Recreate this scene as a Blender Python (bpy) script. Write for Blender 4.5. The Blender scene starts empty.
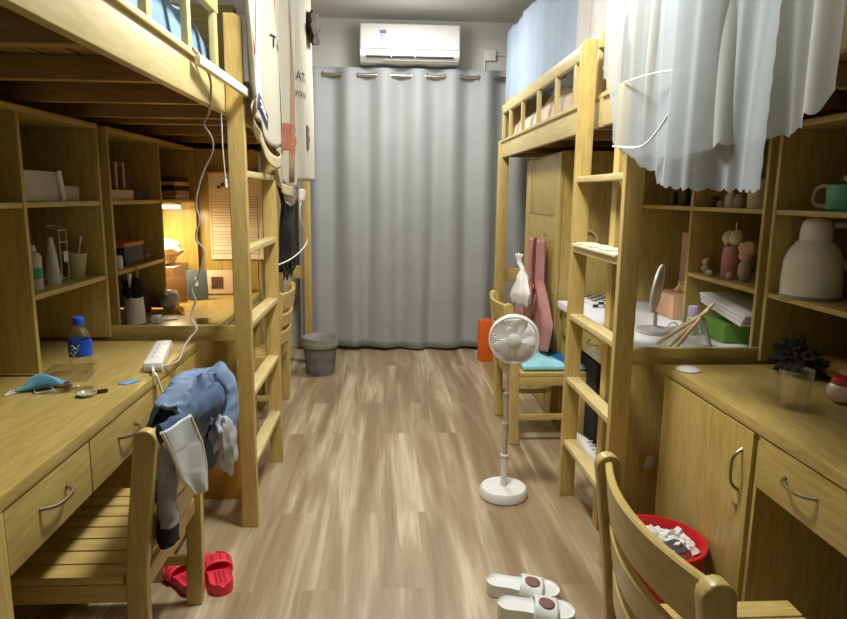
import bpy, bmesh, math, random
from mathutils import Vector, Matrix, noise
random.seed(7)
S = bpy.context.scene
COL = S.collection
PI = math.pi

# ---------------------------------------------------------------- camera
cam_d = bpy.data.cameras.new('camera'); cam = bpy.data.objects.new('camera', cam_d); COL.objects.link(cam)
_R = Vector((0.99821247, -0.05864071, 0.01153794)); _U = Vector((-0.00118824, 0.17354385, 0.98482543)); _F = Vector((0.0597532, 0.98307874, -0.17316396))
cam.matrix_world = Matrix(((_R.x, _U.x, -_F.x, 0), (_R.y, _U.y, -_F.y, 0), (_R.z, _U.z, -_F.z, 1.35), (0, 0, 0, 1)))
cam_d.sensor_width = 36; cam_d.lens = 649.215 / 847 * 36; cam_d.clip_start = .02
S.camera = cam
# ---------------------------------------------------------------- world, exposure
W = bpy.data.worlds.new('world'); S.world = W; W.use_nodes = True
W.node_tree.nodes['Background'].inputs[0].default_value = (1, 1, 1, 1)
W.node_tree.nodes['Background'].inputs[1].default_value = .10
S.view_settings.view_transform = 'Standard'; S.view_settings.look = 'None'
S.view_settings.exposure = -0.44; S.view_settings.gamma = 1; S.view_settings.use_curve_mapping = False
LAMP_W = (86, 50)
LAMP_COL = (1.0, .99, .945)
LAMPS = [(.16, 2.15), (.16, 4.7)]

# ---------------------------------------------------------------- materials
def lin(c):
    f = lambda v: v / 12.92 if v <= .04045 else ((v + .055) / 1.055) ** 2.4
    return tuple(f(v / 255) for v in c) + (1,)
MATS = {}
def mat(name, c, rough=.5, metal=0, **k):
    if name in MATS: return MATS[name]
    m = bpy.data.materials.new(name); m.use_nodes = True; nt = m.node_tree
    b = nt.nodes['Principled BSDF']
    b.inputs['Base Color'].default_value = lin(c); b.inputs['Roughness'].default_value = rough; b.inputs['Metallic'].default_value = metal
    if 'emit' in k:
        b.inputs['Emission Color'].default_value = lin(k.get('ecol', c)); b.inputs['Emission Strength'].default_value = k['emit']
    if 'trans' in k:
        b.inputs['Transmission Weight'].default_value = k['trans']; b.inputs['IOR'].default_value = k.get('ior', 1.45)
    if 'alpha' in k: b.inputs['Alpha'].default_value = k['alpha']
    v = k.get('var', .10)
    tc = nt.nodes.new('ShaderNodeTexCoord'); n = nt.nodes.new('ShaderNodeTexNoise'); n.inputs['Scale'].default_value = k.get('scale', 12)
    n.inputs['Detail'].default_value = 4
    nt.links.new(tc.outputs['Object'], n.inputs['Vector'])
    r = nt.nodes.new('ShaderNodeValToRGB'); r.color_ramp.elements[0].position = .3; r.color_ramp.elements[1].position = .7
    L = lin(c)
    r.color_ramp.elements[0].color = tuple(x * (1 - v) for x in L[:3]) + (1,)
    r.color_ramp.elements[1].color = tuple(min(1, x * (1 + v)) for x in L[:3]) + (1,)
    nt.links.new(n.outputs['Fac'], r.inputs['Fac']); nt.links.new(r.outputs['Color'], b.inputs['Base Color'])
    if k.get('bump'):
        n2 = nt.nodes.new('ShaderNodeTexNoise'); n2.inputs['Scale'].default_value = k.get('bscale', 250)
        nt.links.new(tc.outputs['Object'], n2.inputs['Vector'])
        bp = nt.nodes.new('ShaderNodeBump'); bp.inputs['Strength'].default_value = k['bump']; bp.inputs['Distance'].default_value = .004
        nt.links.new(n2.outputs['Fac'], bp.inputs['Height']); nt.links.new(bp.outputs['Normal'], b.inputs['Normal'])
    MATS[name] = m
    return m

def wood(axis, tone='pine'):
    name = 'wood_%s_%s' % (tone, 'xyz'[axis])
    if name in MATS: return MATS[name]
    lo, hi, rough = {'pine': ((188, 162, 94), (207, 182, 114), .34), 'rail': ((198, 180, 122), (214, 197, 142), .38),
                     'veneer': ((168, 145, 80), (190, 167, 100), .28), 'slat': ((150, 118, 70), (174, 142, 90), .5)}[tone]
    m = bpy.data.materials.new(name); m.use_nodes = True; nt = m.node_tree; N = nt.nodes.new; Lk = nt.links.new
    b = nt.nodes['Principled BSDF']; b.inputs['Roughness'].default_value = rough
    tc = N('ShaderNodeTexCoord'); oi = N('ShaderNodeObjectInfo')
    ad = N('ShaderNodeVectorMath'); ad.operation = 'ADD'
    mu = N('ShaderNodeMath'); mu.operation = 'MULTIPLY'; mu.inputs[1].default_value = 17.0
    Lk(oi.outputs['Random'], mu.inputs[0]); Lk(tc.outputs['Object'], ad.inputs[0]); Lk(mu.outputs[0], ad.inputs[1])
    mp = N('ShaderNodeMapping'); sc = [1, 1, 1]
    for i in range(3): sc[i] = 1.1 if i == axis else 9.0
    mp.inputs['Scale'].default_value = sc; Lk(ad.outputs[0], mp.inputs['Vector'])
    n1 = N('ShaderNodeTexNoise'); n1.inputs['Scale'].default_value = 1.3; n1.inputs['Detail'].default_value = 3; n1.inputs['Distortion'].default_value = .8
    Lk(mp.outputs[0], n1.inputs['Vector'])
    # cathedral rings from the low noise
    rg = N('ShaderNodeMath'); rg.operation = 'MULTIPLY'; rg.inputs[1].default_value = 42
    Lk(n1.outputs['Fac'], rg.inputs[0])
    sn = N('ShaderNodeMath'); sn.operation = 'SINE'; Lk(rg.outputs[0], sn.inputs[0])
    n2 = N('ShaderNodeTexNoise'); n2.inputs['Scale'].default_value = 9; n2.inputs['Detail'].default_value = 4; Lk(mp.outputs[0], n2.inputs['Vector'])
    ma = N('ShaderNodeMath'); ma.operation = 'MULTIPLY_ADD'; ma.inputs[1].default_value = .10; Lk(sn.outputs[0], ma.inputs[0]); Lk(n2.outputs['Fac'], ma.inputs[2])
    r = N('ShaderNodeValToRGB'); r.color_ramp.elements[0].position = .28; r.color_ramp.elements[1].position = .72
    r.color_ramp.elements[0].color = lin(lo); r.color_ramp.elements[1].color = lin(hi); Lk(ma.outputs[0], r.inputs['Fac'])
    out = r.outputs['Color']
    if tone in ('pine', 'rail'):
        mp2 = N('ShaderNodeMapping'); mp2.inputs['Scale'].default_value = [1.6 if i == axis else 3.2 for i in range(3)]; Lk(ad.outputs[0], mp2.inputs['Vector'])
        vo = N('ShaderNodeTexVoronoi'); vo.inputs['Scale'].default_value = 1.5; Lk(mp2.outputs[0], vo.inputs['Vector'])
        kr = N('ShaderNodeValToRGB'); kr.color_ramp.elements[0].position = .03; kr.color_ramp.elements[1].position = .075
        kr.color_ramp.elements[0].color = (.75, .75, .75, 1); kr.color_ramp.elements[1].color = (0, 0, 0, 1); Lk(vo.outputs['Distance'], kr.inputs['Fac'])
        mx = N('ShaderNodeMix'); mx.data_type = 'RGBA'; Lk(kr.outputs['Color'], mx.inputs['Factor']); Lk(out, mx.inputs['A']); mx.inputs['B'].default_value = lin((120, 72, 34))
        out = mx.outputs['Result']
    Lk(out, b.inputs['Base Color'])
    MATS[name] = m
    return m
WX, WY, WZ = wood(0), wood(1), wood(2)
VX, VY, VZ = wood(0, 'veneer'), wood(1, 'veneer'), wood(2, 'veneer')
RY = wood(1, 'rail'); RZ = wood(2, 'rail'); SX = wood(0, 'slat'); SY = wood(1, 'slat')

def floor_mat():
    m = bpy.data.materials.new('vinyl_planks'); m.use_nodes = True; nt = m.node_tree; N = nt.nodes.new; Lk = nt.links.new
    b = nt.nodes['Principled BSDF']; b.inputs['Roughness'].default_value = .42
    tc = N('ShaderNodeTexCoord')
    mp = N('ShaderNodeMapping'); mp.inputs['Rotation'].default_value = (0, 0, PI / 2); Lk(tc.outputs['Object'], mp.inputs['Vector'])
    br = N('ShaderNodeTexBrick'); br.offset = .37; br.inputs['Scale'].default_value = 1; br.inputs['Brick Width'].default_value = 1.5; br.inputs['Row Height'].default_value = .15
    br.inputs['Mortar Size'].default_value = .0; br.inputs['Bias'].default_value = 0
    br.inputs['Color1'].default_value = (0, 0, 0, 1); br.inputs['Color2'].default_value = (1, 1, 1, 1); Lk(mp.outputs[0], br.inputs['Vector'])
    # per strip shift of the grain
    sc = N('ShaderNodeVectorMath'); sc.operation = 'SCALE'; sc.inputs['Scale'].default_value = .5; Lk(br.outputs['Color'], sc.inputs[0])
    m2 = N('ShaderNodeMapping'); m2.inputs['Scale'].default_value = (7.5, .55, 1); Lk(tc.outputs['Object'], m2.inputs['Vector'])
    ad = N('ShaderNodeVectorMath'); Lk(m2.outputs[0], ad.inputs[0]); Lk(sc.outputs[0], ad.inputs[1])
    n1 = N('ShaderNodeTexNoise'); n1.inputs['Scale'].default_value = 1.5; n1.inputs['Detail'].default_value = 3.5; n1.inputs['Distortion'].default_value = .6; Lk(ad.outputs[0], n1.inputs['Vector'])
    m3 = N('ShaderNodeMapping'); m3.inputs['Scale'].default_value = (70, 3, 1); Lk(tc.outputs['Object'], m3.inputs['Vector'])
    n2 = N('ShaderNodeTexNoise'); n2.inputs['Scale'].default_value = 1.2; n2.inputs['Detail'].default_value = 4; Lk(m3.outputs[0], n2.inputs['Vector'])
    a1 = N('ShaderNodeMath'); a1.operation = 'MULTIPLY_ADD'; a1.inputs[1].default_value = .04; Lk(br.outputs['Color'], a1.inputs[0]); Lk(n1.outputs['Fac'], a1.inputs[2])
    a2 = N('ShaderNodeMath'); a2.operation = 'MULTIPLY_ADD'; a2.inputs[1].default_value = .22; Lk(n2.outputs['Fac'], a2.inputs[0]); Lk(a1.outputs[0], a2.inputs[2])
    r = N('ShaderNodeValToRGB'); cr = r.color_ramp
    cr.elements[0].position = .40; cr.elements[0].color = lin((130, 108, 80)); cr.elements[1].position = .84; cr.elements[1].color = lin((202, 188, 160))
    e = cr.elements.new(.57); e.color = lin((150, 129, 100)); e = cr.elements.new(.68); e.color = lin((165, 146, 116))
    Lk(a2.outputs[0], r.inputs['Fac']); Lk(r.outputs['Color'], b.inputs['Base Color'])
    return m

def voile(name, c, alpha, transl=.5):
    m = bpy.data.materials.new(name); m.use_nodes = True; nt = m.node_tree; N = nt.nodes.new; Lk = nt.links.new
    nt.nodes.remove(nt.nodes['Principled BSDF']); out = nt.nodes['Material Output']
    d = N('ShaderNodeBsdfDiffuse'); t = N('ShaderNodeBsdfTranslucent'); tr = N('ShaderNodeBsdfTransparent')
    tc = N('ShaderNodeTexCoord'); n = N('ShaderNodeTexNoise'); n.inputs['Scale'].default_value = 6; Lk(tc.outputs['Object'], n.inputs['Vector'])
    r = N('ShaderNodeValToRGB'); L = lin(c); r.color_ramp.elements[0].color = tuple(x * .94 for x in L[:3]) + (1,); r.color_ramp.elements[1].color = L
    Lk(n.outputs['Fac'], r.inputs['Fac'])
    for s in (d, t): Lk(r.outputs['Color'], s.inputs['Color'])
    m1 = N('ShaderNodeMixShader'); m1.inputs[0].default_value = transl; Lk(d.outputs[0], m1.inputs[1]); Lk(t.outputs[0], m1.inputs[2])
    m2 = N('ShaderNodeMixShader'); m2.inputs[0].default_value = alpha; Lk(tr.outputs[0], m2.inputs[1]); lw = N('ShaderNodeLayerWeight'); lw.inputs[0].default_value = .5; mf = N('ShaderNodeMath'); mf.operation = 'MULTIPLY_ADD'; mf.use_clamp = True; mf.inputs[1].default_value = .40; mf.inputs[2].default_value = alpha - .15
    Lk(lw.outputs['Facing'], mf.inputs[0]); Lk(mf.outputs[0], m2.inputs[0]); Lk(m1.outputs[0], m2.inputs[2])
    Lk(m2.outputs[0], out.inputs['Surface'])
    return m

def clear(name, c=(255, 255, 255), gloss=.12):
    m = bpy.data.materials.new(name); m.use_nodes = True; nt = m.node_tree; N = nt.nodes.new; Lk = nt.links.new
    nt.nodes.remove(nt.nodes['Principled BSDF']); out = nt.nodes['Material Output']
    tr = N('ShaderNodeBsdfTransparent'); tr.inputs[0].default_value = lin(c); g = N('ShaderNodeBsdfGlossy'); g.inputs['Roughness'].default_value = .08
    fr = N('ShaderNodeLayerWeight'); fr.inputs[0].default_value = .35
    n = N('ShaderNodeTexNoise'); n.inputs['Scale'].default_value = 30
    ma = N('ShaderNodeMath'); ma.operation = 'MULTIPLY_ADD'; ma.inputs[1].default_value = .5; Lk(fr.outputs['Facing'], ma.inputs[0])
    m3 = N('ShaderNodeMath'); m3.operation = 'MULTIPLY'; m3.inputs[1].default_value = gloss; Lk(n.outputs['Fac'], m3.inputs[0]); Lk(m3.outputs[0], ma.inputs[2])
    mx = N('ShaderNodeMixShader'); Lk(ma.outputs[0], mx.inputs[0]); Lk(tr.outputs[0], mx.inputs[1]); Lk(g.outputs[0], mx.inputs[2]); Lk(mx.outputs[0], out.inputs['Surface'])
    return m

white = mat('white_plastic', (226, 226, 222), .35, var=.03)
white_gl = mat('white_enamel', (232, 230, 222), .2, var=.03)
grey_pl = mat('grey_plastic', (150, 150, 150), .4)
dark = mat('black_fabric', (24, 22, 24), .85)
darkpl = mat('black_plastic', (28, 28, 30), .4)
steel = mat('brushed_steel', (190, 184, 170), .28, 1, var=.05); bronze = mat('dull_bronze', (150, 138, 112), .35, .9, var=.05)
wallm = mat('wall_paint', (206, 206, 200), .85, var=.02, scale=3)
ceilm = mat('ceiling_paint', (205, 205, 200), .9, var=.02, scale=3)
glass = clear('clear_plastic')

# ---------------------------------------------------------------- mesh helpers
class G:
    def __init__(s): s.bm = bmesh.new()
    def box(s, x0, x1, y0, y1, z0, z1, b=.003, M=None):
        r = bmesh.ops.create_cube(s.bm, size=1); vs = r['verts']
        bmesh.ops.scale(s.bm, vec=(x1 - x0, y1 - y0, z1 - z0), verts=vs)
        bmesh.ops.translate(s.bm, vec=((x0 + x1) / 2, (y0 + y1) / 2, (z0 + z1) / 2), verts=vs)
        if b:
            es = list({e for v in vs for e in v.link_edges})
            w = min(b, .45 * min(abs(x1 - x0), abs(y1 - y0), abs(z1 - z0)))
            r2 = bmesh.ops.bevel(s.bm, geom=es, offset=w, segments=2, affect='EDGES', profile=.6)
            vs = list({v for f in r2['faces'] for v in f.verts} | {v for v in vs if v.is_valid})
        if M: bmesh.ops.transform(s.bm, matrix=M, verts=vs)
        return s
    def obox(s, c, size, rx=0, ry=0, rz=0, b=.003):
        M = Matrix.Translation(c) @ Matrix.Rotation(rz, 4, 'Z') @ Matrix.Rotation(ry, 4, 'Y') @ Matrix.Rotation(rx, 4, 'X')
        h = [v / 2 for v in size]
        return s.box(-h[0], h[0], -h[1], h[1], -h[2], h[2], b, M)
    def grid(s, rows, closed=False):
        R = [[s.bm.verts.new(p) for p in row] for row in rows]
        for i in range(len(R) - 1):
            n = len(R[i])
            for j in range(n if closed else n - 1):
                k = (j + 1) % n
                try: s.bm.faces.new((R[i][j], R[i][k], R[i + 1][k], R[i + 1][j]))
                except ValueError: pass
        return R
    def tube(s, pts, r, n=8, ry=None, close=False):
        pts = [Vector(p) for p in pts]; rows = []; prev = None
        for i, p in enumerate(pts):
            if close: d = pts[(i + 1) % len(pts)] - pts[i - 1]
            else: d = pts[min(i + 1, len(pts) - 1)] - pts[max(i - 1, 0)]
            d.normalize()
            a = prev if prev is not None else (Vector((0, 0, 1)) if abs(d.z) < .9 else Vector((1, 0, 0)))
            u = (a - d * a.dot(d)).normalized(); v = d.cross(u); prev = u
            rr = r[i] if isinstance(r, (list, tuple)) else r
            r2 = rr if ry is None else ry
            rows.append([p + u * (rr * math.cos(2 * PI * k / n)) + v * (r2 * math.sin(2 * PI * k / n)) for k in range(n)])
        if close: rows.append(rows[0])
        if close:
            R = s.grid(rows[:-1], True)
            for j in range(n):
                k = (j + 1) % n
                s.bm.faces.new((R[-1][j], R[-1][k], R[0][k], R[0][j]))
        else:
            R = s.grid(rows, True)
            s.bm.faces.new(R[0][::-1]); s.bm.faces.new(R[-1])
        return s
    def lathe(s, prof, c, n=32, M=None, cap=True):
        rows = []
        T = Matrix.Translation(c) @ (M or Matrix())
        for (r, z) in prof: rows.append([T @ Vector((r * math.cos(2 * PI * k / n), r * math.sin(2 * PI * k / n), z)) for k in range(n)])
        R = s.grid(rows, True)
        if cap:
            s.bm.faces.new(R[0][::-1]); s.bm.faces.new(R[-1])
        return s
    def blob(s, c, rad, amp=.15, f=2.0, seed=0, sub=4, M=None, flat=None):
        r = bmesh.ops.create_icosphere(s.bm, subdivisions=sub, radius=1)
        for v in r['verts']:
            d = v.co.copy(); k = 1 + amp * noise.noise(d * f + Vector((seed * 3.7, seed, 0))) + amp * .5 * noise.noise(d * f * 2.7 + Vector((0, seed * 2.1, 5)))
            p = Vector((d.x * rad[0] * k, d.y * rad[1] * k, d.z * rad[2] * k))
            if flat is not None and p.z < flat: p.z = flat + (p.z - flat) * .05
            if M: p = M @ p
            v.co = p + Vector(c)
        return s
    def sheet(s, f, nu, nv):
        s.grid([[Vector(f(i / nu, j / nv)) for i in range(nu + 1)] for j in range(nv + 1)])
        return s
    def prism(s, poly, z0, z1, M=None, b=0):
        vs = [s.bm.verts.new((x, y, z0)) for x, y in poly]; f = s.bm.faces.new(vs)
        ex = bmesh.ops.extrude_face_region(s.bm, geom=[f]); up = [v for v in ex['geom'] if isinstance(v, bmesh.types.BMVert)]
        bmesh.ops.translate(s.bm, vec=(0, 0, z1 - z0), verts=up); al = vs + up
        if b:
            es = [e for e in {e for v in al for e in v.link_edges}]
            r2 = bmesh.ops.bevel(s.bm, geom=es, offset=b, segments=3, affect='EDGES', profile=.6)
            al = list({v for f in r2['faces'] for v in f.verts} | {v for v in al if v.is_valid})
        if M: bmesh.ops.transform(s.bm, matrix=M, verts=al)
        return s

def wmat(o):
    M = Matrix()
    while o is not None:
        M = (Matrix.Translation(o.location) @ o.rotation_euler.to_matrix().to_4x4()) @ M; o = o.parent
    return M
def build(name, g, m, parent=None, smooth=True, thick=0, sub=0, autos=True, label=None):
    bm = g.bm
    bmesh.ops.recalc_face_normals(bm, faces=bm.faces)
    me = bpy.data.meshes.new(name); bm.to_mesh(me); bm.free()
    o = bpy.data.objects.new(name, me); COL.objects.link(o)
    co = [v.co for v in me.vertices]
    lo = [min(c[i] for c in co) for i in range(3)]; hi = [max(c[i] for c in co) for i in range(3)]
    org = Vector(((lo[0] + hi[0]) / 2, (lo[1] + hi[1]) / 2, lo[2]))
    me.transform(Matrix.Translation(-org))
    if parent is None: o.location = org
    else:
        o.parent = parent; P = wmat(parent)
        if parent.rotation_euler.z or (parent.parent and parent.parent.rotation_euler.z): raise Exception('rotated parent ' + name)
        o.location = P.inverted() @ org
    me.materials.append(m)
    if smooth:
        for p in me.polygons: p.use_smooth = True
        try: me.set_sharp_from_angle(angle=math.radians(38))
        except Exception: pass
    if thick:
        md = o.modifiers.new('solid', 'SOLIDIFY'); md.thickness = thick; md.offset = 0
    if sub:
        md = o.modifiers.new('sub', 'SUBSURF'); md.levels = sub; md.render_levels = sub
    if label: o['label'] = label
    return o
def tag(o, label, cat, group=None, kind=None):
    o['label'] = label; o['category'] = cat
    if group: o['group'] = group
    if kind: o['kind'] = kind
    return o
def thing(name, label, cat, loc=(0, 0, 0), group=None):
    o = bpy.data.objects.new(name, None); COL.objects.link(o); o.location = loc; o.empty_display_size = .05
    return tag(o, label, cat, group)
def struct(name, g, m, label=None, **k):
    o = build(name, g, m, **k); o['kind'] = 'structure'; o['label'] = label or name.replace('_', ' '); o['category'] = name.split('_')[0]
    return o
def dup(root, loc, rz, label, group=None):
    def rec(o, parent):
        c = o.copy(); COL.objects.link(c)
        if parent: c.parent = parent
        for ch in list(o.children): rec(ch, c)
        return c
    r = rec(root, None); r.location = loc; r.rotation_euler = (0, 0, rz); r['label'] = label
    if group: r['group'] = group
    return r
def text_polys(s, size=1):
    cu = bpy.data.curves.new('t', 'FONT'); cu.body = s; cu.size = size; cu.align_x = 'CENTER'
    ob = bpy.data.objects.new('t', cu); COL.objects.link(ob); dg = bpy.context.evaluated_depsgraph_get(); dg.update()
    me = ob.evaluated_get(dg).to_mesh()
    V = [v.co.copy() for v in me.vertices]; F = [list(p.vertices) for p in me.polygons]
    ob.evaluated_get(dg).to_mesh_clear(); bpy.data.objects.remove(ob); bpy.data.curves.remove(cu)
    return V, F
def add_text(g, s, size, fn):
    V, F = text_polys(s, size); vs = [g.bm.verts.new(fn(v.x, v.y)) for v in V]
    for f in F:
        try: g.bm.faces.new([vs[i] for i in f])
        except ValueError: pass

# ================================================================ THE ROOM
XL, XR, YB, YF, ZC = -1.53, 1.82, 5.72, -1.6, 2.78
struct('floor', G().box(XL - .1, XR + .1, YF - .1, YB + .1, -.1, 0, 0), floor_mat(), 'grey brown wood plank vinyl floor', smooth=False)
struct('ceiling', G().box(XL - .1, XR + .1, YF - .1, YB + .1, ZC, ZC + .1, 0), ceilm, 'white ceiling', smooth=False)
struct('wall_left', G().box(XL - .1, XL, YF - .1, YB + .1, 0, ZC, 0), wallm, 'left wall', smooth=False)
struct('wall_right', G().box(XR, XR + .1, YF - .1, YB + .1, 0, ZC, 0), wallm, 'right wall', smooth=False)
struct('wall_back', G().box(XL, XR, YB, YB + .1, 0, ZC, 0), wallm, 'white back wall behind the curtain', smooth=False)
struct('wall_front', G().box(XL, XR, YF - .1, YF, 0, ZC, 0), wallm, 'wall behind the viewer', smooth=False)

# ceiling lamps (the room's own light)
lamp_em = mat('lamp_diffuser', (255, 246, 226), .6, emit=3, var=.01)
for i, (lx, ly) in enumerate(LAMPS):
    t = thing('ceiling_lamp', ['white round ceiling lamp nearest the viewer', 'white round ceiling lamp nearer the curtain'][i], 'lamp', (lx, ly, ZC - .06))
    build('lamp_body', G().lathe([(.20, -.05), (.21, -.03), (.21, .0)], (lx, ly, ZC)), white, t)
    build('diffuser', G().lathe([(.02, -.085), (.12, -.08), (.18, -.065), (.195, -.051)], (lx, ly, ZC)), lamp_em, t)
    la = bpy.data.lights.new('ceiling_light', 'AREA'); la.shape = 'DISK'; la.size = .36; la.energy = LAMP_W[i] * .72; la.color = LAMP_COL
    lao = bpy.data.objects.new('ceiling_light', la); COL.objects.link(lao); lao.parent = t; lao.location = (0, 0, -.045)
    ld = bpy.data.lights.new('ceiling_light', 'POINT'); ld.shadow_soft_size = .14; ld.energy = LAMP_W[i] * .30; ld.color = LAMP_COL
    lo = bpy.data.objects.new('ceiling_light', ld); COL.objects.link(lo); lo.parent = t; lo.location = (0, 0, -.19)

# ================================================================ LOFT BEDS
def bed(label, sx, xf, y0, y1, legs_y, guard, rows):
    """sx=-1 left side, +1 right side; xf: front plane of the rail; the bed goes from xf towards the wall"""
    xw = (XL + .02) if sx < 0 else (XR - .02)
    X = lambda d0, d1: tuple(sorted((xf + sx * d0, xf + sx * d1)))
    XW = lambda d0, d1: tuple(sorted((xw - sx * d0, xw - sx * d1)))
    t = thing('loft_bed', label, 'bed', (xf + sx * .45, (y0 + y1) / 2, 0))
    g = G().box(*X(0, .03), y0, y1, 1.64, 1.765, .004); g.box(*X(-.012, .008), y0, y1, 1.752, 1.77, .003); build('side_rail', g, RY, t)
    build('side_rail', G().box(*XW(0, .03), y0, y1, 1.64, 1.77, .004), WY, t)
    for ly in legs_y:
        build('bed_leg', G().box(*X(-.002 if sx < 0 else -.022, .055), ly - .03, ly + .03, 0, 1.765 if ly > 1.2 else 1.765, .005), WZ, t)
        build('bed_leg', G().box(*XW(0, .05), ly - .03, ly + .03, 0, 1.64, .005), WZ, t)
    a, b = sorted((xf + sx * .03, xw - sx * .03))
    build('headboard', G().box(a, b, y1 - .03, y1, 1.66, 2.10, .004), WX, t)
    build('headboard', G().box(a, b, y0, y0 + .03, 1.66, 2.10, .004), WX, t)
    n = int((y1 - y0) / .40)
    for i in range(n):
        y = y0 + .12 + i * (y1 - y0 - .24) / max(1, n - 1)
        build('cross_beam', G().box(a, b, y - .02, y + .02, 1.642, 1.705, .003), SX, t)
    sl = G(); k = 9
    for i in range(k):
        w = (b - a) / k; sl.box(a + i * w + .006, a + (i + 1) * w - .006, y0 + .035, y1 - .035, 1.706, 1.718, .002)
    build('bed_base', sl, SY, t)
    g0, g1, bal = guard
    build('guard_rail', G().box(*X(.0, .028), g0, g1, 1.965, 2.03, .006), RY, t)
    for y in bal: build('baluster', G().box(*X(.004, .026), y - .019, y + .019, 1.765, 1.97, .003), RZ, t)
    return t, (a, b)
NLb, (a1, b1) = bed('pale pine loft bed on the left, nearest the viewer, with blue bedding', -1, -.583, .45, 2.865, (.55, 2.83), (.45, 2.46, (.62, .9, 1.18, 1.45, 1.76, 2.11, 2.435)), 0)
FLb, (a2, b2) = bed('pine loft bed on the left beyond the ladder, hung with a printed cream curtain', -1, -.583, 2.875, 5.22, (5.18,), (3.25, 5.22, (3.3, 3.6, 3.95, 4.3, 4.65, 5.0, 5.19)), 0)
NRb, (a3, b3) = bed('pine loft bed on the right, nearest the viewer, behind white netting', 1, .892, .3, 2.72, (.4, 2.46), (.3, 2.12, (.4, .7, 1.0, 1.3, 1.6, 1.9, 2.1)), 0)
FRb, (a4, b4) = bed('pine loft bed on the right beyond the ladder, under the pale blue curtain', 1, .892, 2.76, 5.10, (5.06,), (2.80, 5.10, (2.84, 3.17, 3.52, 3.93, 4.38, 4.80, 5.07)), 0)
build('guard_post', G().box(.895, .92, 2.60, 2.68, 1.765, 2.10, .006), RZ, NRb)
# end boards between the front and wall legs, one plank above the desk and a panel below
for bd, sx, xf, yp, yq in ((NLb, -1, -.60, 2.72, 2.965), (NRb, 1, .90, 2.297, 2.380)):
    xw = XL + .02 if sx < 0 else XR - .02; a, b = sorted((xf, xw))
    build('end_rail', G().box(a, b, yp, yp + .024, .735, .80, .003), VX, bd)
    c, d = sorted((xf + sx * .0, xf + sx * .14))
    build('end_panel', G().box(a, b, yq, yq + .02, .06, .715, .003), VZ, bd)
for bd, x0, x1, y in ((FRb, .945, 1.77, 5.05), (FLb, -1.48, -.64, 5.17)):
    build('end_rail', G().box(x0, x1, y, y + .025, .69, .79, .003), WX, bd)
build('sticker', G().obox((1.035, 2.343, .33), (.028, .003, .05), ry=.3, b=.001), mat('silver_sticker', (200, 196, 190), .4), NRb)

def pad(name, label, x0, x1, y0, y1, z0, z1, m, amp, seed, cat):
    g = G()
    def f(u, v):
        e = min(u, 1 - u, v, 1 - v); k = min(1, e / .06) ** .5
        return (x0 + (x1 - x0) * u, y0 + (y1 - y0) * v, z0 + (z1 - z0) * k + amp * k * noise.noise(Vector((u * 4, v * 9, seed))))
    g.sheet(f, 30, 60); g.box(x0, x1, y0, y1, z0, z0 + .02, .005)
    return tag(build(name, g, m), label, cat)
blue_q = mat('blue_quilt', (120, 150, 176), .85, var=.12, scale=5); 
beige_q = mat('beige_quilt', (208, 190, 172), .9, var=.10, scale=6)
pad('quilt', 'light blue quilt on the near left loft bed, seen between the balusters', a1 + .03, b1 - .02, .52, 2.66, 1.725, 1.95, blue_q, .10, 1, 'bedding')
pad('quilt', 'cream bedding on the far left loft bed', a2 + .03, b2 - .02, 2.93, 5.1, 1.725, 1.9, beige_q, .04, 2, 'bedding')
pad('quilt', 'beige bedding behind the netting on the near right loft bed', a3 + .02, b3 - .03, .36, 2.5, 1.725, 1.9, beige_q, .04, 3, 'bedding')
pad('quilt', 'beige bedding on the far right loft bed, behind its balusters', a4 + .02, b4 - .03, 2.84, 5.0, 1.725, 1.92, beige_q, .05, 4, 'bedding')
g = G()
for i in range(7): g.blob((.955, 2.90 + .045 * i, 1.85 + .03 * math.sin(i * 2.1)), (.035, .035, .06), .3, 2, i, 2)
tag(build('plush_blanket', g, mat('pink_fleece', (226, 196, 188), .95)), 'crumpled pink and white blanket by the last baluster of the far right bed', 'bedding')

# ================================================================ LADDERS
def ladder(label, x0, x1, ya, yb, sx):
    """x0..x1 post width, front posts at ya (near) and yb (far)"""
    t = thing('bunk_ladder', label, 'ladder', ((x0 + x1) / 2, (ya + yb) / 2, 0))
    for y in (ya, yb):
        w = .032; P = []
        # post outline in x,z with a rounded outer top corner
        xo, xi = (x1, x0) if sx < 0 else (x0, x1)
        d = 1 if xo > xi else -1; r = .03
        P = [(xi, 0), (xo, 0)] + [(xo - d * r * (1 - math.cos(q * PI / 12)), 1.985 - r + r * math.sin(q * PI / 12)) for q in range(7)] + [(xi, 1.985)]
        M = Matrix(((1, 0, 0, 0), (0, 0, -1, y + w / 2), (0, 1, 0, 0), (0, 0, 0, 1)))
        build('post', G().prism(P, 0, w, M, .003), WZ, t)
    for z in (1.435, 1.143, .85, .565, .275):
        build('rung', G().box(x0 + .004, x1 - .004, ya + .016, yb - .016, z - .024, z, .004), RY, t)
    return t
LL = ladder('pine bunk ladder on the left side, standing beside the blue jacket chair', -.580, -.517, 2.52, 3.18, -1)
RL = ladder('pine bunk ladder on the right side, behind the white floor fan', .800, .866, 2.175, 2.755, 1)
g = G().box(.794, .872, 2.20, 2.73, 1.1445, 1.158, .006)
for y in (2.3, 2.44, 2.58): g.box(.796, .870, y, y + .09, 1.156, 1.166, .004)
tag(build('rung_pad', g, mat('cream_foam', (226, 220, 190), .8)), 'cream foam pad laid over the second rung of the right ladder', 'pad')

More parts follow.
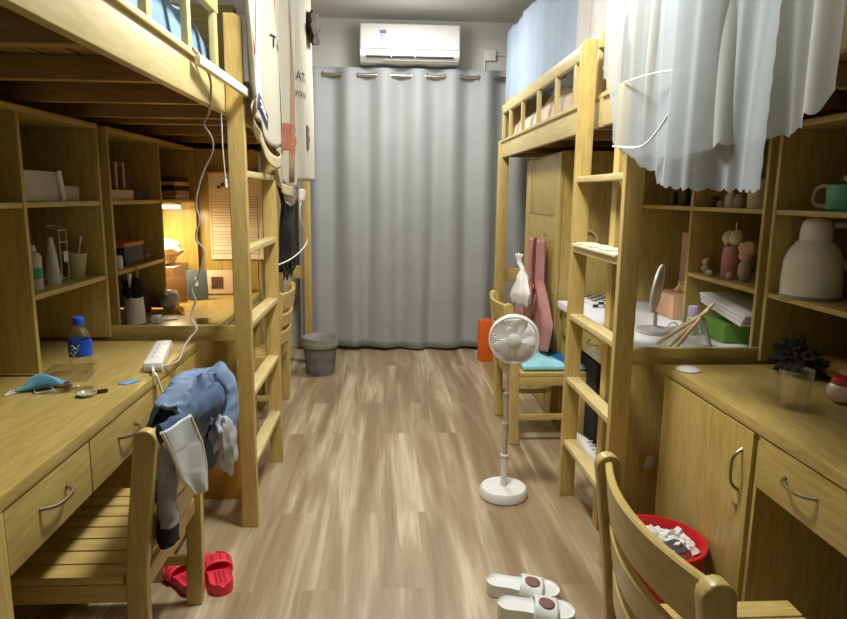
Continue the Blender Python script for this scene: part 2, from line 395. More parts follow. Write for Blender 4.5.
# ================================================================ DESKS
def pull(name, c, axis, L, m, parent, out):
    """arched steel bar handle; axis 'y' or 'z'; out = +-1 direction along x"""
    pts = []
    for i in range(13):
        a = i / 12 * 2 - 1; o = .028 * (1 - abs(a) ** 4)
        pts.append((c[0] + out * o, c[1] + (a * L / 2 if axis == 'y' else 0), c[2] + (a * L / 2 if axis == 'z' else 0) - (0.004 * (1 - a * a) if axis == 'y' else 0)))
    return build(name, G().tube(pts, .0048, 8), m, parent)
def desk(label, sx, xf, y0, y1, drawers, door, near=False):
    xw = XL + .01 if sx < 0 else XR - .01
    X = lambda d0, d1: tuple(sorted((xf + sx * d0, xf + sx * d1)))
    t = thing('desk', label, 'desk', ((xf + xw) / 2, (y0 + y1) / 2, 0))
    a, b = sorted((xf, xw))
    build('desktop', G().box(a, b, y0, y1, .717, .75, .004), VY, t)
    a2_, b2_ = sorted((xf + sx * .012, xw))
    for y, w_ in ((y0 + .004, .048 if near else .02), (y1 - .024, .02)):
        a3_, b3_ = (a, b) if near and w_ > .03 else (a2_, b2_)
        build('side_panel', G().box(a3_, b3_, y, y + w_, 0, .716, .002), VZ, t)
    ym = door[0] if abs(door[0] - y0) > .1 else door[1]
    build('side_panel', G().box(a2_, b2_, ym - .010, ym + .010, 0, .716, .002), VZ, t)
    build('back_panel', G().box(*tuple(sorted((xw - sx * .02, xw - sx * .035))), y0 + .025, y1 - .025, .06, .715, .002), VZ, t)
    for (p, q) in drawers:
        d = build('drawer', G().box(*X(.004, .40), p + .003, q - .003, .568, .713, .003), VY, t)
        pull('drawer_handle', (xf + sx * .004, (p + q) / 2, .650), 'y', .125, bronze, d, -sx)
    dr = build('door', G().box(*X(.0, .02), door[0] + .008, door[1] - .004, .06, .712, .004), VZ, t)
    hy = door[2]
    pull('door_handle', (xf, hy, .585), 'z', .125, bronze, dr, -sx)
    build('lock', G().lathe([(.009, 0), (.009, .006), (.006, .008)], (xf, hy + .004, .475), 16, Matrix.Rotation(-sx * PI / 2, 4, 'Y')), steel, dr)
    build('plinth', G().box(*X(.03, .045), door[0], door[1], 0, .058, .001), VY, t)
    return t
DLn = desk('pale wood desk on the left in front, holding the water bottle', -1, -.762, 1.205, 2.66, [(1.262, 1.65), (1.65, 2.13)], (2.14, 2.635, 2.20), True)
DRn = desk('pale wood desk on the right in front, with the clear cup on it', 1, 1.02, .83, 2.25, [(.87, 1.25), (1.25, 1.632)], (1.645, 2.236, 1.70))
DLf = desk('lamp lit wood desk on the left beyond the ladder', -1, -.762, 2.99, 4.03, [(3.33, 3.66), (3.66, 4.0)], (3.0, 3.33, 3.28))
DRf = desk('desk under a white cloth on the right beyond the ladder', 1, 1.02, 2.41, 3.66, [(2.86, 3.24), (3.24, 3.64)], (2.42, 2.86, 2.50))
cloth_m = mat('white_tablecloth', (228, 230, 236), .6, var=.03)
g = G().box(1.008, 1.80, 2.42, 3.67, .7515, .757, .002); g.box(1.003, 1.012, 2.42, 3.67, .72, .757, .002)
tag(build('tablecloth', g, cloth_m), 'white cloth covering the far right desk', 'tablecloth')

# ================================================================ BOOKCASES on the desks
def hutch(label, sx, xs, ups, y0, y1, col):
    xw = XL + .01 if sx < 0 else XR - .01
    a, b = sorted((xs, xw))
    t = thing('bookcase', label, 'bookcase', ((a + b) / 2, (y0 + y1) / 2, .75))
    build('top_board', G().box(a, b, y0, y1, 1.592, 1.612, .002), VY, t)
    for y in ups: build('upright', G().box(a, b, y - .01, y + .01, .7585, 1.592, .002), VZ, t)
    for p, q in zip(ups[:-1], ups[1:]):
        build('shelf', G().box(a + .002, b - .002, p + .01, q - .01, 1.296, 1.314, .002), VY, t)
    build('shelf', G().box(a + .002, b - .002, col[0] + .01, col[1] - .01, .998, 1.016, .002), VY, t)
    c, d = sorted((xw - sx * .0, xw - sx * .012))
    build('back_board', G().box(c, d, y0 + .01, y1 - .01, .7585, 1.592, .001), VZ, t)
    return t
hutch('open wood bookcase over the near left desk, holding white boxes', -1, -1.13, (1.225, 2.14, 2.70), 1.215, 2.71, (2.14, 2.70))
hutch('open wood bookcase over the lamp lit far left desk', -1, -1.13, (2.80, 3.41, 4.02), 2.79, 4.03, (2.80, 3.41))
hutch('open wood bookcase over the near right desk, holding the white jug', 1, 1.39, (.84, 1.69, 2.27), .83, 2.28, (1.69, 2.27))
hutch('open wood bookcase over the white covered far right desk, holding figurines', 1, 1.39, (2.335, 2.905, 3.655), 2.325, 3.665, (2.335, 2.905))

# ================================================================ WARDROBES
def wardrobe(label, sx, xf, y0, y1):
    xw = XL + .01 if sx < 0 else XR - .01; a, b = sorted((xf + sx * .02, xw))
    t = thing('wardrobe', label, 'wardrobe', ((a + b) / 2, (y0 + y1) / 2, 0))
    build('carcass', G().box(a, b, y0, y1, 0, 1.61, .004), VZ, t)
    f0, f1 = sorted((xf, xf + sx * .018)); e0, e1 = sorted((xf + sx * .005, xf + sx * .018))
    g = G(); p, q = y0 + .004, y1 - .004
    g.box(e0, e1, p + .04, q - .04, .07, 1.55, 0)
    for u, v in ((p, p + .10), (q - .12, q)): g.box(f0, f1, u, v, .05, 1.595, .002)
    for u, v in ((.05, .15), (1.24, 1.595)): g.box(f0, f1, p + .098, q - .118, u, v, .002)
    d = build('door', g, VZ, t)
    build('lock', G().lathe([(.009, 0), (.009, .006), (.006, .008)], (xf, p + .05, .78), 16, Matrix.Rotation(-sx * PI / 2, 4, 'Y')), bronze, d)
    return t
wardrobe('pale wood wardrobe on the right, behind the hanging pink apron', 1, 1.0, 3.72, 4.62)
wardrobe('wood wardrobe beyond the lamp lit left desk, a timetable on its side', -1, -.762, 4.06, 4.95)
# ================================================================ CURTAIN, AC
curt_m = mat('grey_curtain', (162, 166, 167), .75, var=.05, scale=4, bump=.15)
t = thing('curtain', 'floor length grey eyelet curtain across the far wall', 'curtain', (.3, 5.6, 0))
def cy(x): 
    return 5.594 + .042 * math.cos(2 * PI * (x - .135) / .283)
g = G()
def cf(u, v):
    x = -.74 + 2.05 * u; z = 2.375 - v * 2.345
    k = 1 - .25 * v; x2 = x + .012 * math.sin(v * 3 + u * 25) * v
    return (x2, 5.594 + (cy(x) - 5.594) * k + .006 * math.sin(u * 90 + v * 2) * v, z + .006 * math.cos(2 * PI * (x - .135) / .283) * (1 - v) + .012 * math.sin(u * 9) * v)
g.sheet(cf, 220, 40); build('curtain_panel', g, curt_m, t, thick=.004)
for i in range(-3, 5):
    for s in (-.25, .25):
        x = .135 + .283 * (i + s)
        M = Matrix.Rotation(PI / 2, 4, 'Y'); pts = [(x, 5.585 + .022 * math.cos(q * PI / 8), 2.315 + .022 * math.sin(q * PI / 8)) for q in range(16)]
        if -.7 < x < 1.25: build('eyelet', G().tube(pts, .004, 6, close=True), steel, t)
rod = thing('curtain_rod', 'steel curtain rod threaded through the grey curtain', 'rod', (.3, 5.585, 2.3))
build('rod', G().tube([(-.85, 5.585, 2.315), (1.4, 5.585, 2.315)], .0125, 14), steel, rod)
for x in (-.83, 1.38): build('bracket', G().box(x - .012, x + .012, 5.585, YB, 2.297, 2.322, .002), steel, rod)

t = thing('air_conditioner', 'white wall air conditioner above the grey curtain', 'air conditioner', (.2, 5.6, 2.4))
P = [(5.72, 2.40), (5.52, 2.40), (5.455, 2.44), (5.44, 2.50), (5.445, 2.66), (5.47, 2.69), (5.72, 2.69)]
M = Matrix(((0, 0, 1, -.20), (1, 0, 0, 0), (0, 1, 0, 0), (0, 0, 0, 1)))
build('body', G().prism(P, 0, .80, M, .008), white, t)
acw = mat('white_gloss_panel', (232, 233, 230), .15, var=.02)
build('front_panel', G().obox((.2, 5.437, 2.585), (.785, .014, .185), rx=0, b=.006), acw, t)
build('air_outlet', G().obox((.20, 5.462, 2.445), (.70, .012, .035), rx=-.6, b=.002), mat('dark_slot', (60, 62, 62), .6), t)
build('louver', G().obox((.29, 5.478, 2.418), (.60, .008, .022), rx=-.9, b=.002), mat('louver_grey', (176, 178, 176), .4), t)
for x in (0.05, .24): build('vane', G().obox((x, 5.454, 2.445), (.008, .01, .04), rx=-.6, b=.001), white, t)
lab = build('energy_label', G().box(-.045, .015, 5.426, 5.4295, 2.51, 2.635, 0), mat('label_paper', (206, 212, 220), .5), t)
g = G()
g.box(-.04, .010, 5.4245, 5.4262, 2.603, 2.628, 0)
for k in range(5): g.box(-.038, .0 - .006 * k, 5.4245, 5.4262, 2.588 - k * .014, 2.592 - k * .014, 0)
build('label_print', g, mat('label_ink', (96, 122, 166), .5), lab)
g = G(); g.box(.16, .22, 5.4275, 5.4296, 2.53, 2.536, 0); g.box(.165, .18, 5.4275, 5.4296, 2.505, 2.515, 0); g.box(.19, .215, 5.4275, 5.4296, 2.503, 2.517, 0)
build('panel_glints', g, mat('glint_white', (250, 252, 255), .3, emit=.6, var=.01), t)  # ceiling lamp reflections on the gloss panel, painted as small glowing marks
t = thing('junction_box', 'small white junction box with a cable on the wall right of the air conditioner', 'electrical box', (.86, 5.7, 2.45))
build('box_cover', G().box(.83, .93, YB - .035, YB - .001, 2.47, 2.555, .006), white, t)
build('cable_conduit', G().tube([(.84, YB - .012, 2.47), (.84, YB - .012, 2.3)], .007, 8), white, t)
build('cable_conduit', G().tube([(.93, YB - .012, 2.52), (1.25, YB - .012, 2.52)], .007, 8), white, t)

# ================================================================ CHAIRS (built once around the origin, back at x=0, seat towards +x)
def make_chair(label):
    t = thing('wooden_chair', label, 'chair')
    H = .255
    for sy in (-1, 1):
        y = sy * (H - .014)
        prof = [(.055, 0), (.045, .2), (.042, .40), (.030, .52), (.005, .72)]
        rows_l = [(x - .026, z) for x, z in prof]; rows_r = [(x + .026, z) for x, z in prof]
        topc = (.000, .762); arc = [(topc[0] + .027 * math.cos(q * PI / 8), topc[1] + .027 * math.sin(q * PI / 8)) for q in range(9)]
        poly = rows_r + arc + rows_l[::-1]
        M = Matrix(((1, 0, 0, 0), (0, 0, -1, y + .016), (0, 1, 0, 0), (0, 0, 0, 1)))
        build('back_leg', G().prism(poly, 0, .032, M, .006), WZ, t)
        build('front_leg', G().box(.40, .44, y - .016, y + .016, 0, .385, .005), WZ, t)
        build('side_rail', G().box(.068, .42, y - .010, y + .010, .335, .385, .003), WX, t)
        build('stretcher', G().box(.065, .42, y - .009, y + .009, .14, .172, .003), WX, t)
    build('seat_rail', G().box(.035, .055, -H + .03, H - .03, .335, .385, .003), WY, t)
    build('seat_rail', G().box(.425, .443, -H + .03, H - .03, .335, .385, .003), WY, t)
    for i in range(8):
        w = (2 * H + .0) / 8
        yy0 = -H + i * w; x0 = .073 if i in (0, 7) else .045
        build('seat_slat', G().box(x0, .465, yy0 + .003, yy0 + w - .003, .386, .408, .004), WX, t)
    for (z0, z1) in ((.678, .776), (.572, .646), (.468, .54)):
        g = G(); n = 16
        rows = []
        for i in range(n + 1):
            s = i / n * 2 - 1; y = s * (H - .030); bow = -.040 * (1 - s * s)
            def xc(z): return .030 - .025 * (z - .52) / .20 if z > .52 else .040 - .012 * (z - .40) / .12
            xa, xb = xc(z0) + bow, xc(z1) + bow
            rows.append([(xa - .009, y, z0), (xa + .009, y, z0), (xb + .009, y, z1 - .004), (xb + .005, y, z1), (xb - .005, y, z1), (xb - .009, y, z1 - .004)])
        R = g.grid(rows, True); g.bm.faces.new(R[0][::-1]); g.bm.faces.new(R[-1])
        build('back_slat', g, WY, t)
    return t
ch = make_chair('wooden slat back chair at lower right in front of the red waste basket')
CH_R = ch
dup(ch, (-.575, 1.768, 0), PI, 'wooden slat chair on the left with the blue jacket over its back')
dup(ch, (-.605, 3.98, 0), PI, 'wooden chair beyond the left ladder, near the metal mesh bin')
chf = dup(ch, (.66, 3.62, 0), 0, 'wooden chair on the right with the blue seat cushion, behind the floor fan')
ch.location = (.498, 1.102, 0)

# cushion
cu = thing('seat_cushion', 'pale blue seat cushion with dark blue corner on the far chair', 'cushion', (.9, 3.62, .408))
g = G(); g.box(.755, 1.115, 3.40, 3.85, .411, .437, .012)
for i in range(24): g.blob((.77 + i * .0148, 3.397, .424), (.007, .006, .011), 0, 1, i, 1)
build('pad', g, mat('aqua_cloth', (150, 208, 220), .85, var=.2, scale=7), cu)
g = G().prism([(1.0, 3.46), (1.108, 3.46), (1.108, 3.52), (1.02, 3.80), (.93, 3.80)], .4375, .440)
build('blue_print', g, mat('deep_blue_print', (40, 120, 188), .85), cu)

# ================================================================ FLOOR FAN
t = thing('floor_fan', 'white folding pedestal fan standing on the floor in the aisle', 'fan', (.55, 2.81, 0))
build('base', G().lathe([(.102, 0), (.107, .006), (.107, .038), (.100, .047), (.03, .050), (.001, .050)], (.543, 2.755, 0), 48), white, t)
sil = mat('silver_tube', (206, 202, 196), .3, .6)
for i, (z0, z1, r) in enumerate(((.048, .20, .0155), (.20, .35, .0130), (.35, .49, .0105), (.49, .62, .008))):
    build('pole_section', G().lathe([(r, z0), (r, z1 - .012), (r + .0025, z1 - .010), (r + .0025, z1)], (.543, 2.755, 0), 20), [white, sil, sil, sil][i], t)
hc = Vector((.562, 2.73, .735)); HM = Matrix.Translation(hc) @ Matrix.Rotation(math.radians(-12), 4, 'Z') @ Matrix.Rotation(math.radians(96), 4, 'X')
def HP(r, a, z): return HM @ Vector((r * math.cos(a), r * math.sin(a), z))
g = G()
g.tube([HP(.105, q * PI / 24, .004) for q in range(48)], .006, 8, close=True)
g.tube([HP(.105, q * PI / 24, -.022) for q in range(48)], .006, 8, close=True)
for q in range(48): g.tube([HP(.032, q * PI / 24, .018), HP(.07, q * PI / 24 + .06, .017), HP(.104, q * PI / 24 + .1, .006)], .0014, 4)
build('cage_front', g, white, t)
g = G()
for q in range(36): g.tube([HP(.03, q * PI / 18, -.04), HP(.08, q * PI / 18, -.036), HP(.104, q * PI / 18, -.022)], .0012, 4)
build('cage_back', g, white, t)
build('badge', G().lathe([(.033, .014), (.033, .019), (.028, .022)], (0, 0, 0), 28, HM), white, t)
for k in range(5):
    g = G()
    g.sheet(lambda u, v: HP(.018 + .078 * v, k * 2 * PI / 5 + (u - .5) * (1.15 * (.6 + v * .5)) + .3 * v, .006 - .022 * u - .004), 8, 8)
    build('blade', g, mat('pale_blade', (232, 230, 232), .4), t, thick=.002)
build('motor', G().lathe([(.036, -.09), (.044, -.08), (.044, -.045), (.03, -.04)], (0, 0, 0), 28, HM), white, t)
build('neck', G().tube([(.543, 2.755, .60), (.547, 2.785, .66), (.556, 2.785, .72)], .012, 10), white, t)

# ================================================================ SLIPPERS
def slipper(name, label, heel, toe, m, group, holes=None, strapc=.62, patch=None, ztop=.03):
    """heel, toe in world xy"""
    heel = Vector(heel); toe = Vector(toe); L = (toe - heel).length; ang = math.atan2(toe.y - heel.y, toe.x - heel.x)
    t = thing(name, label, 'slipper', (heel.x * .5 + toe.x * .5, heel.y * .5 + toe.y * .5, 0), group)
    T = Matrix.Translation((heel.x, heel.y, 0)) @ Matrix.Rotation(ang, 4, 'Z')
    def hw(s):  # half width along the length 0..1
        w = .040 + .012 * max(0, math.sin((s - .25) * 2.1)) - .004 * math.exp(-((s - .38) / .12) ** 2)
        e = min(1, s / .16, (1 - s) / .20); return w * math.sqrt(max(0, 1 - (1 - max(0, e)) ** 2))
    n = 26; k = 10; rows = []
    # closed sole: around cross-section
    for i in range(n + 1):
        s = .004 + .992 * i / n; w = max(.004, hw(s)); x = s * L
        h = ztop + .012 * (1 - s) ; b = .010 * max(0, (s - .8) / .2) ** 2
        cs = []
        for q in range(k + 1):      # bottom to top ring
            a = -1 + 2 * q / k; cs.append((x, a * w * .93, b))
        for q in range(1, k):
            a = 1 - 2 * q / k; e = abs(a)
            cs.append((x, a * w, h - .009 * (1 - e ** 6)))
        cs = cs[:k + 1] + [(x, w, h * .6), (x, w * .97, h)] + cs[k + 1:] + [(x, -w * .97, h), (x, -w, h * .6)]
        rows.append([T @ Vector(c) for c in cs])
    g = G(); R = g.grid(rows, True); g.bm.faces.new(R[0][::-1]); g.bm.faces.new(R[-1])
    build('sole', g, m, t)
    def SP(u, v, lift=0):    # strap surface: u across 0..1, v along
        s = strapc - .15 + .30 * v + .03 * math.sin(PI * u); w = hw(min(.93, s)) + .005; a = PI * u
        return T @ Vector((s * L, -w * math.cos(a) * (1 + lift), .018 + ((.040 if holes else .050) - .014 * v + lift * .05) * math.sin(a) ** .7))
    g = G(); g.sheet(SP, 20, 8); st = build('strap', g, m, t, thick=.007)
    if patch:
        g = G(); c = []
        rows = []
        for j in range(5):
            rr = j / 4
            rows.append([SP((.42 + .13 * rr * math.cos(q * PI / 8)), .5 + .34 * rr * math.sin(q * PI / 8), .10) for q in range(16)])
        g.grid(rows, True); build('patch', g, patch, st, thick=.003, label='brown oval patch')
    if holes:
        g = G()
        for i in range(6):
            for j in range(-2, 3):
                s = .12 + .055 * i; w = hw(s)
                if abs(j * .014) < w - .012: g.lathe([(.0042, 0), (.0042, .0012)], T @ Vector((s * L, j * .014, ztop + .0065 + .012 * (1 - s) - .009)), 8)
        build('drain_holes', g, holes, t); g = G()
        for i in range(3): 
            for j in range(4):
                p = SP(.26 + .16 * j, .25 + .25 * i, .085); g.blob(p, (.005, .005, .002), 0, 1, 0, 1)
        build('strap_holes', g, holes, st)
    return t
red_m = mat('red_rubber', (232, 52, 78), .45, var=.06); hole_m = mat('dark_red', (130, 14, 30), .6)
slipper('slipper', 'red slipper nearer the wooden chair leg, on the floor at left', (-.628, 2.045), (-.792, 2.235), red_m, 'red slippers', hole_m)
slipper('slipper', 'red slipper on the aisle side of its pair', (-.545, 2.04), (-.640, 2.275), red_m, 'red slippers', hole_m)
wsl = mat('white_rubber', (226, 230, 226), .4, var=.03); bp = mat('brown_patch', (128, 92, 82), .6)
slipper('slipper', 'white slipper with a brown patch, farther of the pair at bottom centre', (.352, 2.035), (.596, 1.975), wsl, 'white slippers', None, .60, bp, .036)
slipper('slipper', 'white slipper with a brown patch, nearer of the pair at bottom centre', (.368, 1.905), (.616, 1.862), wsl, 'white slippers', None, .60, bp, .036)

# ================================================================ BINS AND BAGS ON THE FLOOR
t = thing('waste_bin', 'grey metal mesh waste bin with a liner, beside the far left bed leg', 'bin', (-.50, 4.98, 0))
g = G(); cx, cyy = -.490, 4.86
for q in range(40):
    a = q * PI / 20; g.tube([(cx + .105 * math.cos(a), cyy + .105 * math.sin(a), .0), (cx + .13 * math.cos(a + .25), cyy + .13 * math.sin(a + .25), .27)], .0016, 4)
    g.tube([(cx + .105 * math.cos(a), cyy + .105 * math.sin(a), .0), (cx + .13 * math.cos(a - .25), cyy + .13 * math.sin(a - .25), .27)], .0016, 4)
for z, r in ((.006, .106), (.27, .131)): g.tube([(cx + r * math.cos(q * PI / 20), cyy + r * math.sin(q * PI / 20), z) for q in range(40)], .005, 6, close=True)
build('mesh_wall', g, mat('mesh_grey', (130, 132, 130), .4, .4), t)
g = G(); g.lathe([(.001, .012), (.097, .012), (.120, .26), (.132, .285), (.138, .24), (.134, .21)], (cx, cyy, 0), 36, cap=False)
build('liner', g, mat('grey_liner', (150, 150, 146), .5, var=.2, scale=20), t, thick=.0015)

t = thing('waste_basket', 'red plastic waste basket of crumpled tissues in front of the right cabinet door', 'bin', (.86, 1.80, 0))
bx, by = .866, 1.862
build('basket_body', G().lathe([(.001, .004), (.115, .004), (.118, .0), (.140, .270), (.150, .277), (.150, .287), (.139, .289), (.133, .275), (.112, .012), (.001, .012)], (bx, by, 0), 44, cap=False), mat('red_plastic', (200, 26, 34), .35, var=.06), t)
g = G()
for i in range(14):
    a = i * 2 * PI / 14; g.tube([(bx + .122 * math.cos(a), by + .122 * math.sin(a), .03), (bx + .139 * math.cos(a), by + .139 * math.sin(a), .262)], .004, 5)
build('basket_rib', g, MATS['red_plastic'], t)
tis = mat('tissue_paper', (226, 224, 220), .9, var=.12, scale=20)
for i in range(16):
    a = i * 2.4; r = .024 * math.sqrt(i)
    g = G().blob((bx + r * math.cos(a), by + r * math.sin(a), .250 + .018 * math.sin(i * 1.7)), (.040, .036, .032), .6, 2.2, i, 3)
    tag(build('tissue', g, tis), 'crumpled white tissue in the red waste basket', 'tissue', 'tissues in the red basket')
g = G().obox((bx + .03, by - .06, .286), (.075, .055, .006), rx=.3, rz=.4)
tag(build('wrapper', g, mat('dark_wrapper', (70, 70, 76), .5, var=.5, scale=60)), 'dark printed wrapper among the tissues in the red basket', 'wrapper')

t = tag(build('paper_bag', (lambda g: (g.box(.78, .90, 5.18, 5.30, 0, .34, .008), g.tube([(.80, 5.18, .335), (.81, 5.18, .36), (.85, 5.18, .37), (.88, 5.18, .335)], .003, 6))[0] and g)(G()), mat('orange_bag', (236, 104, 26), .6)), 'orange bag standing on the floor beside the curtain', 'bag')
t = thing('cardboard_box', 'yellow brown box on the floor behind the left ladder', 'box', (-.69, 2.86, 0))
build('box_body', G().box(-.82, -.645, 2.76, 2.94, 0, .30, .006), mat('yellow_card', (176, 130, 44), .6), t)
build('box_lid', G().box(-.823, -.642, 2.757, 2.943, .296, .325, .006), mat('yellow_card_lid', (190, 142, 52), .6), t)
tag(build('detergent_bottle', (lambda g: g.lathe([(.03, 0), (.033, .01), (.033, .09), (.02, .11), (.012, .115), (.012, .14)], (-.69, 2.83, .326)))(G()), mat('teal_plastic', (46, 150, 140), .4)), 'small teal bottle on the yellow box behind the left ladder', 'bottle')
# shoes and bag under the right ladder
g = G(); 
def shoe(c, ang, seed):
    t = thing('sneaker', 'white sneaker on the floor under the far right desk, seen through the ladder', 'shoe', c)
    M = Matrix.Translation(c) @ Matrix.Rotation(ang, 4, 'Z')
    g = G(); rows = []
    for i in range(15):
        s = i / 14; x = (s - .5) * .25; w = .04 * math.sqrt(max(.05, 1 - abs(2 * s - 1) ** 3.5)) ; h = .105 - .06 * s + .012 * math.sin(s * 5)
        if s > .9: h *= .8
        rows.append([M @ Vector((x, w * math.cos(q * PI / 8) * (1 if q <= 8 else 1), .022 + (h - .022) * max(0, math.sin(q * PI / 8)) ** .8)) for q in range(9)])
    R = g.grid([r for r in rows], True); g.bm.faces.new(R[0][::-1]); g.bm.faces.new(R[-1]); build('upper', g, white, t)
    g = G(); rows = []
    for i in range(15):
        s = i / 14; x = (s - .5) * .265; w = .044 * math.sqrt(max(.05, 1 - abs(2 * s - 1) ** 3.5)); rows.append([M @ Vector((x, a * w, z)) for a, z in ((-1, 0), (1, 0), (1.02, .024), (-1.02, .024))])
    R = g.grid(rows, True); g.bm.faces.new(R[0][::-1]); g.bm.faces.new(R[-1]); build('sole', g, white_gl, t)
    g = G()
    for i in range(4): g.tube([M @ Vector((-.01 + .022 * i, -.02, .092 - .012 * i)), M @ Vector((-.01 + .022 * i, .02, .092 - .012 * i))], .003, 5)
    build('lace', g, white_gl, t)
shoe((1.075, 3.16, 0), -1.2, 1)
g = G().box(1.10, 1.42, 3.22, 3.55, 0, .50, .03)
tag(build('storage_bag', g, mat('charcoal_bag', (44, 40, 42), .8)), 'charcoal storage bag in the knee space of the far right desk', 'bag')

# ================================================================ LEFT DESK ITEMS
ZD = .7505
t = thing('water_bottle', 'clear water bottle with blue cap on the near left desk', 'bottle', (-.925, 1.985, ZD))
build('bottle_body', G().lathe([(.026, .002), (.032, .006), (.0325, .05), (.031, .075), (.0325, .10), (.0325, .155), (.028, .172), (.016, .192), (.0135, .197), (.0135, .205)], (-.925, 1.985, ZD), 32), glass, t)
bl = build('bottle_label', G().lathe([(.0332, .108), (.0332, .158)], (-.925, 1.985, ZD), 32, cap=False), mat('blue_label', (30, 76, 190), .4, var=.15, scale=40), t)
build('cap', G().lathe([(.0155, .203), (.0160, .205), (.0160, .222), (.0145, .225), (.001, .225)], (-.925, 1.985, ZD), 24), mat('blue_cap', (24, 80, 200), .35), t)
g = G()
for (a0, a1, z) in ((-2.0, -1.2, .14), (-1.9, -1.3, .128), (-2.1, -1.5, .118)):
    g.tube([(-.925 + .0338 * math.cos(a0 + (a1 - a0) * q / 8), 1.985 + .0338 * math.sin(a0 + (a1 - a0) * q / 8), ZD + z + .006 * math.sin(q)) for q in range(9)], .0016, 5)
build('label_mark', g, mat('label_white', (200, 215, 240), .4), bl)

g = G()
def mask(u, v):
    x = -1.105 + .085 * u + .02 * v; y = 1.935 + .055 * v + .055 * u
    return (x, y, ZD + .006 + .038 * math.sin(PI * u) * math.sin(PI * v) + .004 * math.sin(v * 18))
g.sheet(mask, 16, 18)
t = thing('face_mask', 'crumpled light blue face mask on the near left desk', 'face mask', (-1.03, 1.98, ZD))
build('mask_panel', g, mat('mask_blue', (110, 176, 206), .8), t, thick=.004)
build('ear_loop', G().tube([(-1.10, 1.94, ZD + .006), (-1.118, 1.91, ZD + .004), (-1.124, 1.95, ZD + .004), (-1.09, 1.98, ZD + .006)], .0018, 6), white, t)
build('ear_loop', G().tube([(-1.02, 1.985, ZD + .006), (-1.0, 1.96, ZD + .004), (-1.04, 1.93, ZD + .004), (-1.06, 1.96, ZD + .006)], .0018, 6), white, t)
t = thing('small_dish', 'small clear dish in front of the water bottle', 'dish', (-.885, 1.915, ZD))
build('dish', G().lathe([(.001, .001), (.022, .001), (.028, .010), (.026, .011), (.020, .004), (.001, .004)], (-.885, 1.915, ZD), 24, cap=False), mat('frosted', (176, 172, 150), .25), t)
tag(build('clip', G().obox((-.852, 1.945, ZD + .006), (.03, .014, .010), rz=.6), mat('dark_brown_clip', (56, 36, 26), .5)), 'small dark clip beside the clear dish', 'clip')
tag(build('card', G().obox((-.815, 2.055, ZD + .0015), (.035, .06, .002), rz=-.5, b=.0008), mat('blue_card', (120, 160, 205), .5)), 'small light blue card near the front edge of the left desk', 'card')
t = thing('clear_case', 'flat clear plastic case behind the water bottle', 'case', (-1.03, 2.10, ZD))
build('case_shell', G().obox((-1.03, 2.12, ZD + .014), (.14, .16, .026), rz=.2, b=.008), glass, t)
tag(build('hair_tie', G().tube([(-1.0 + .022 * math.cos(q * PI / 6), 2.02 + .022 * math.sin(q * PI / 6), ZD + .006) for q in range(12)], .006, 8, close=True), mat('tan_band', (170, 130, 96), .8)), 'tan hair tie beside the face mask', 'hair tie')
# power strip + cable
t = thing('power_strip', 'white power strip at the front edge of the left desk', 'power strip', (-.82, 2.36, ZD))
ang = math.atan2(2.56 - 2.14, -.865 + .775) - PI / 2
g = G().obox((-.818, 2.345, ZD + .018), (.062, .36, .034), rz=ang, b=.012); sb = build('strip_body', g, white, t)
g = G()
for k in range(4):
    p = Matrix.Translation((-.818, 2.345, ZD + .0352)) @ Matrix.Rotation(ang, 4, 'Z') @ Vector((0, -.1 + .066 * k, 0))
    for dx in (-.01, .01): g.obox((p.x + dx, p.y, p.z), (.004, .012, .001), rz=ang, b=0)
build('socket_slots', g, grey_pl, t)
build('strip_cord', G().tube([(-.782, 2.175, ZD + .018), (-.765, 2.13, ZD + .015), (-.75, 2.115, ZD + .004), (-.742, 2.12, ZD - .03), (-.735, 2.14, .66), (-.733, 2.12, .60), (-.735, 2.13, .52)], .0045, 8), white, t)
cab = [(a_ + .006, b_, c_) for a_, b_, c_ in [(-.575, 2.07, 1.772), (-.572, 2.13, 1.765), (-.570, 2.18, 1.74), (-.570, 2.24, 1.70), (-.60, 2.32, 1.62), (-.63, 2.36, 1.585), (-.615, 2.40, 1.54), (-.622, 2.42, 1.49), (-.66, 2.43, 1.42), (-.690, 2.44, 1.335), (-.693, 2.45, 1.29), (-.686, 2.45, 1.25), (-.702, 2.45, 1.185), (-.676, 2.45, 1.142), (-.685, 2.45, 1.09), (-.700, 2.45, 1.04), (-.726, 2.45, .999), (-.715, 2.45, .954), (-.73, 2.45, .91), (-.735, 2.44, .887), (-.708, 2.42, .85), (-.72, 2.40, .82), (-.736, 2.36, .79), (-.735, 2.31, .760), (-.75, 2.25, ZD + .006), (-.775, 2.22, ZD + .008), (-.79, 2.205, ZD + .014)][:18]] + [(-.715, 2.45, .93), (-.725, 2.44, .887), (-.70, 2.42, .85), (-.72, 2.40, .82), (-.735, 2.36, .79), (-.735, 2.31, .760), (-.75, 2.25, ZD + .006), (-.775, 2.22, ZD + .008), (-.79, 2.205, ZD + .014)]
def smooth_pts(P, k=4):
    P = [Vector(p) for p in P]; out = []
    for i in range(len(P) - 1):
        p0, p1, p2, p3 = P[max(i - 1, 0)], P[i], P[i + 1], P[min(i + 2, len(P) - 1)]
        for j in range(k):
            t = j / k; out.append(.5 * ((2 * p1) + (p2 - p0) * t + (2 * p0 - 5 * p1 + 4 * p2 - p3) * t * t + (3 * p1 - p0 - 3 * p2 + p3) * t ** 3))
    return out + [P[-1]]
tag(build('power_cable', G().tube(smooth_pts(cab), .0038, 8), mat('grey_cable', (178, 168, 166), .5)), 'grey power cable hanging from the left bed down to the desk', 'cable')
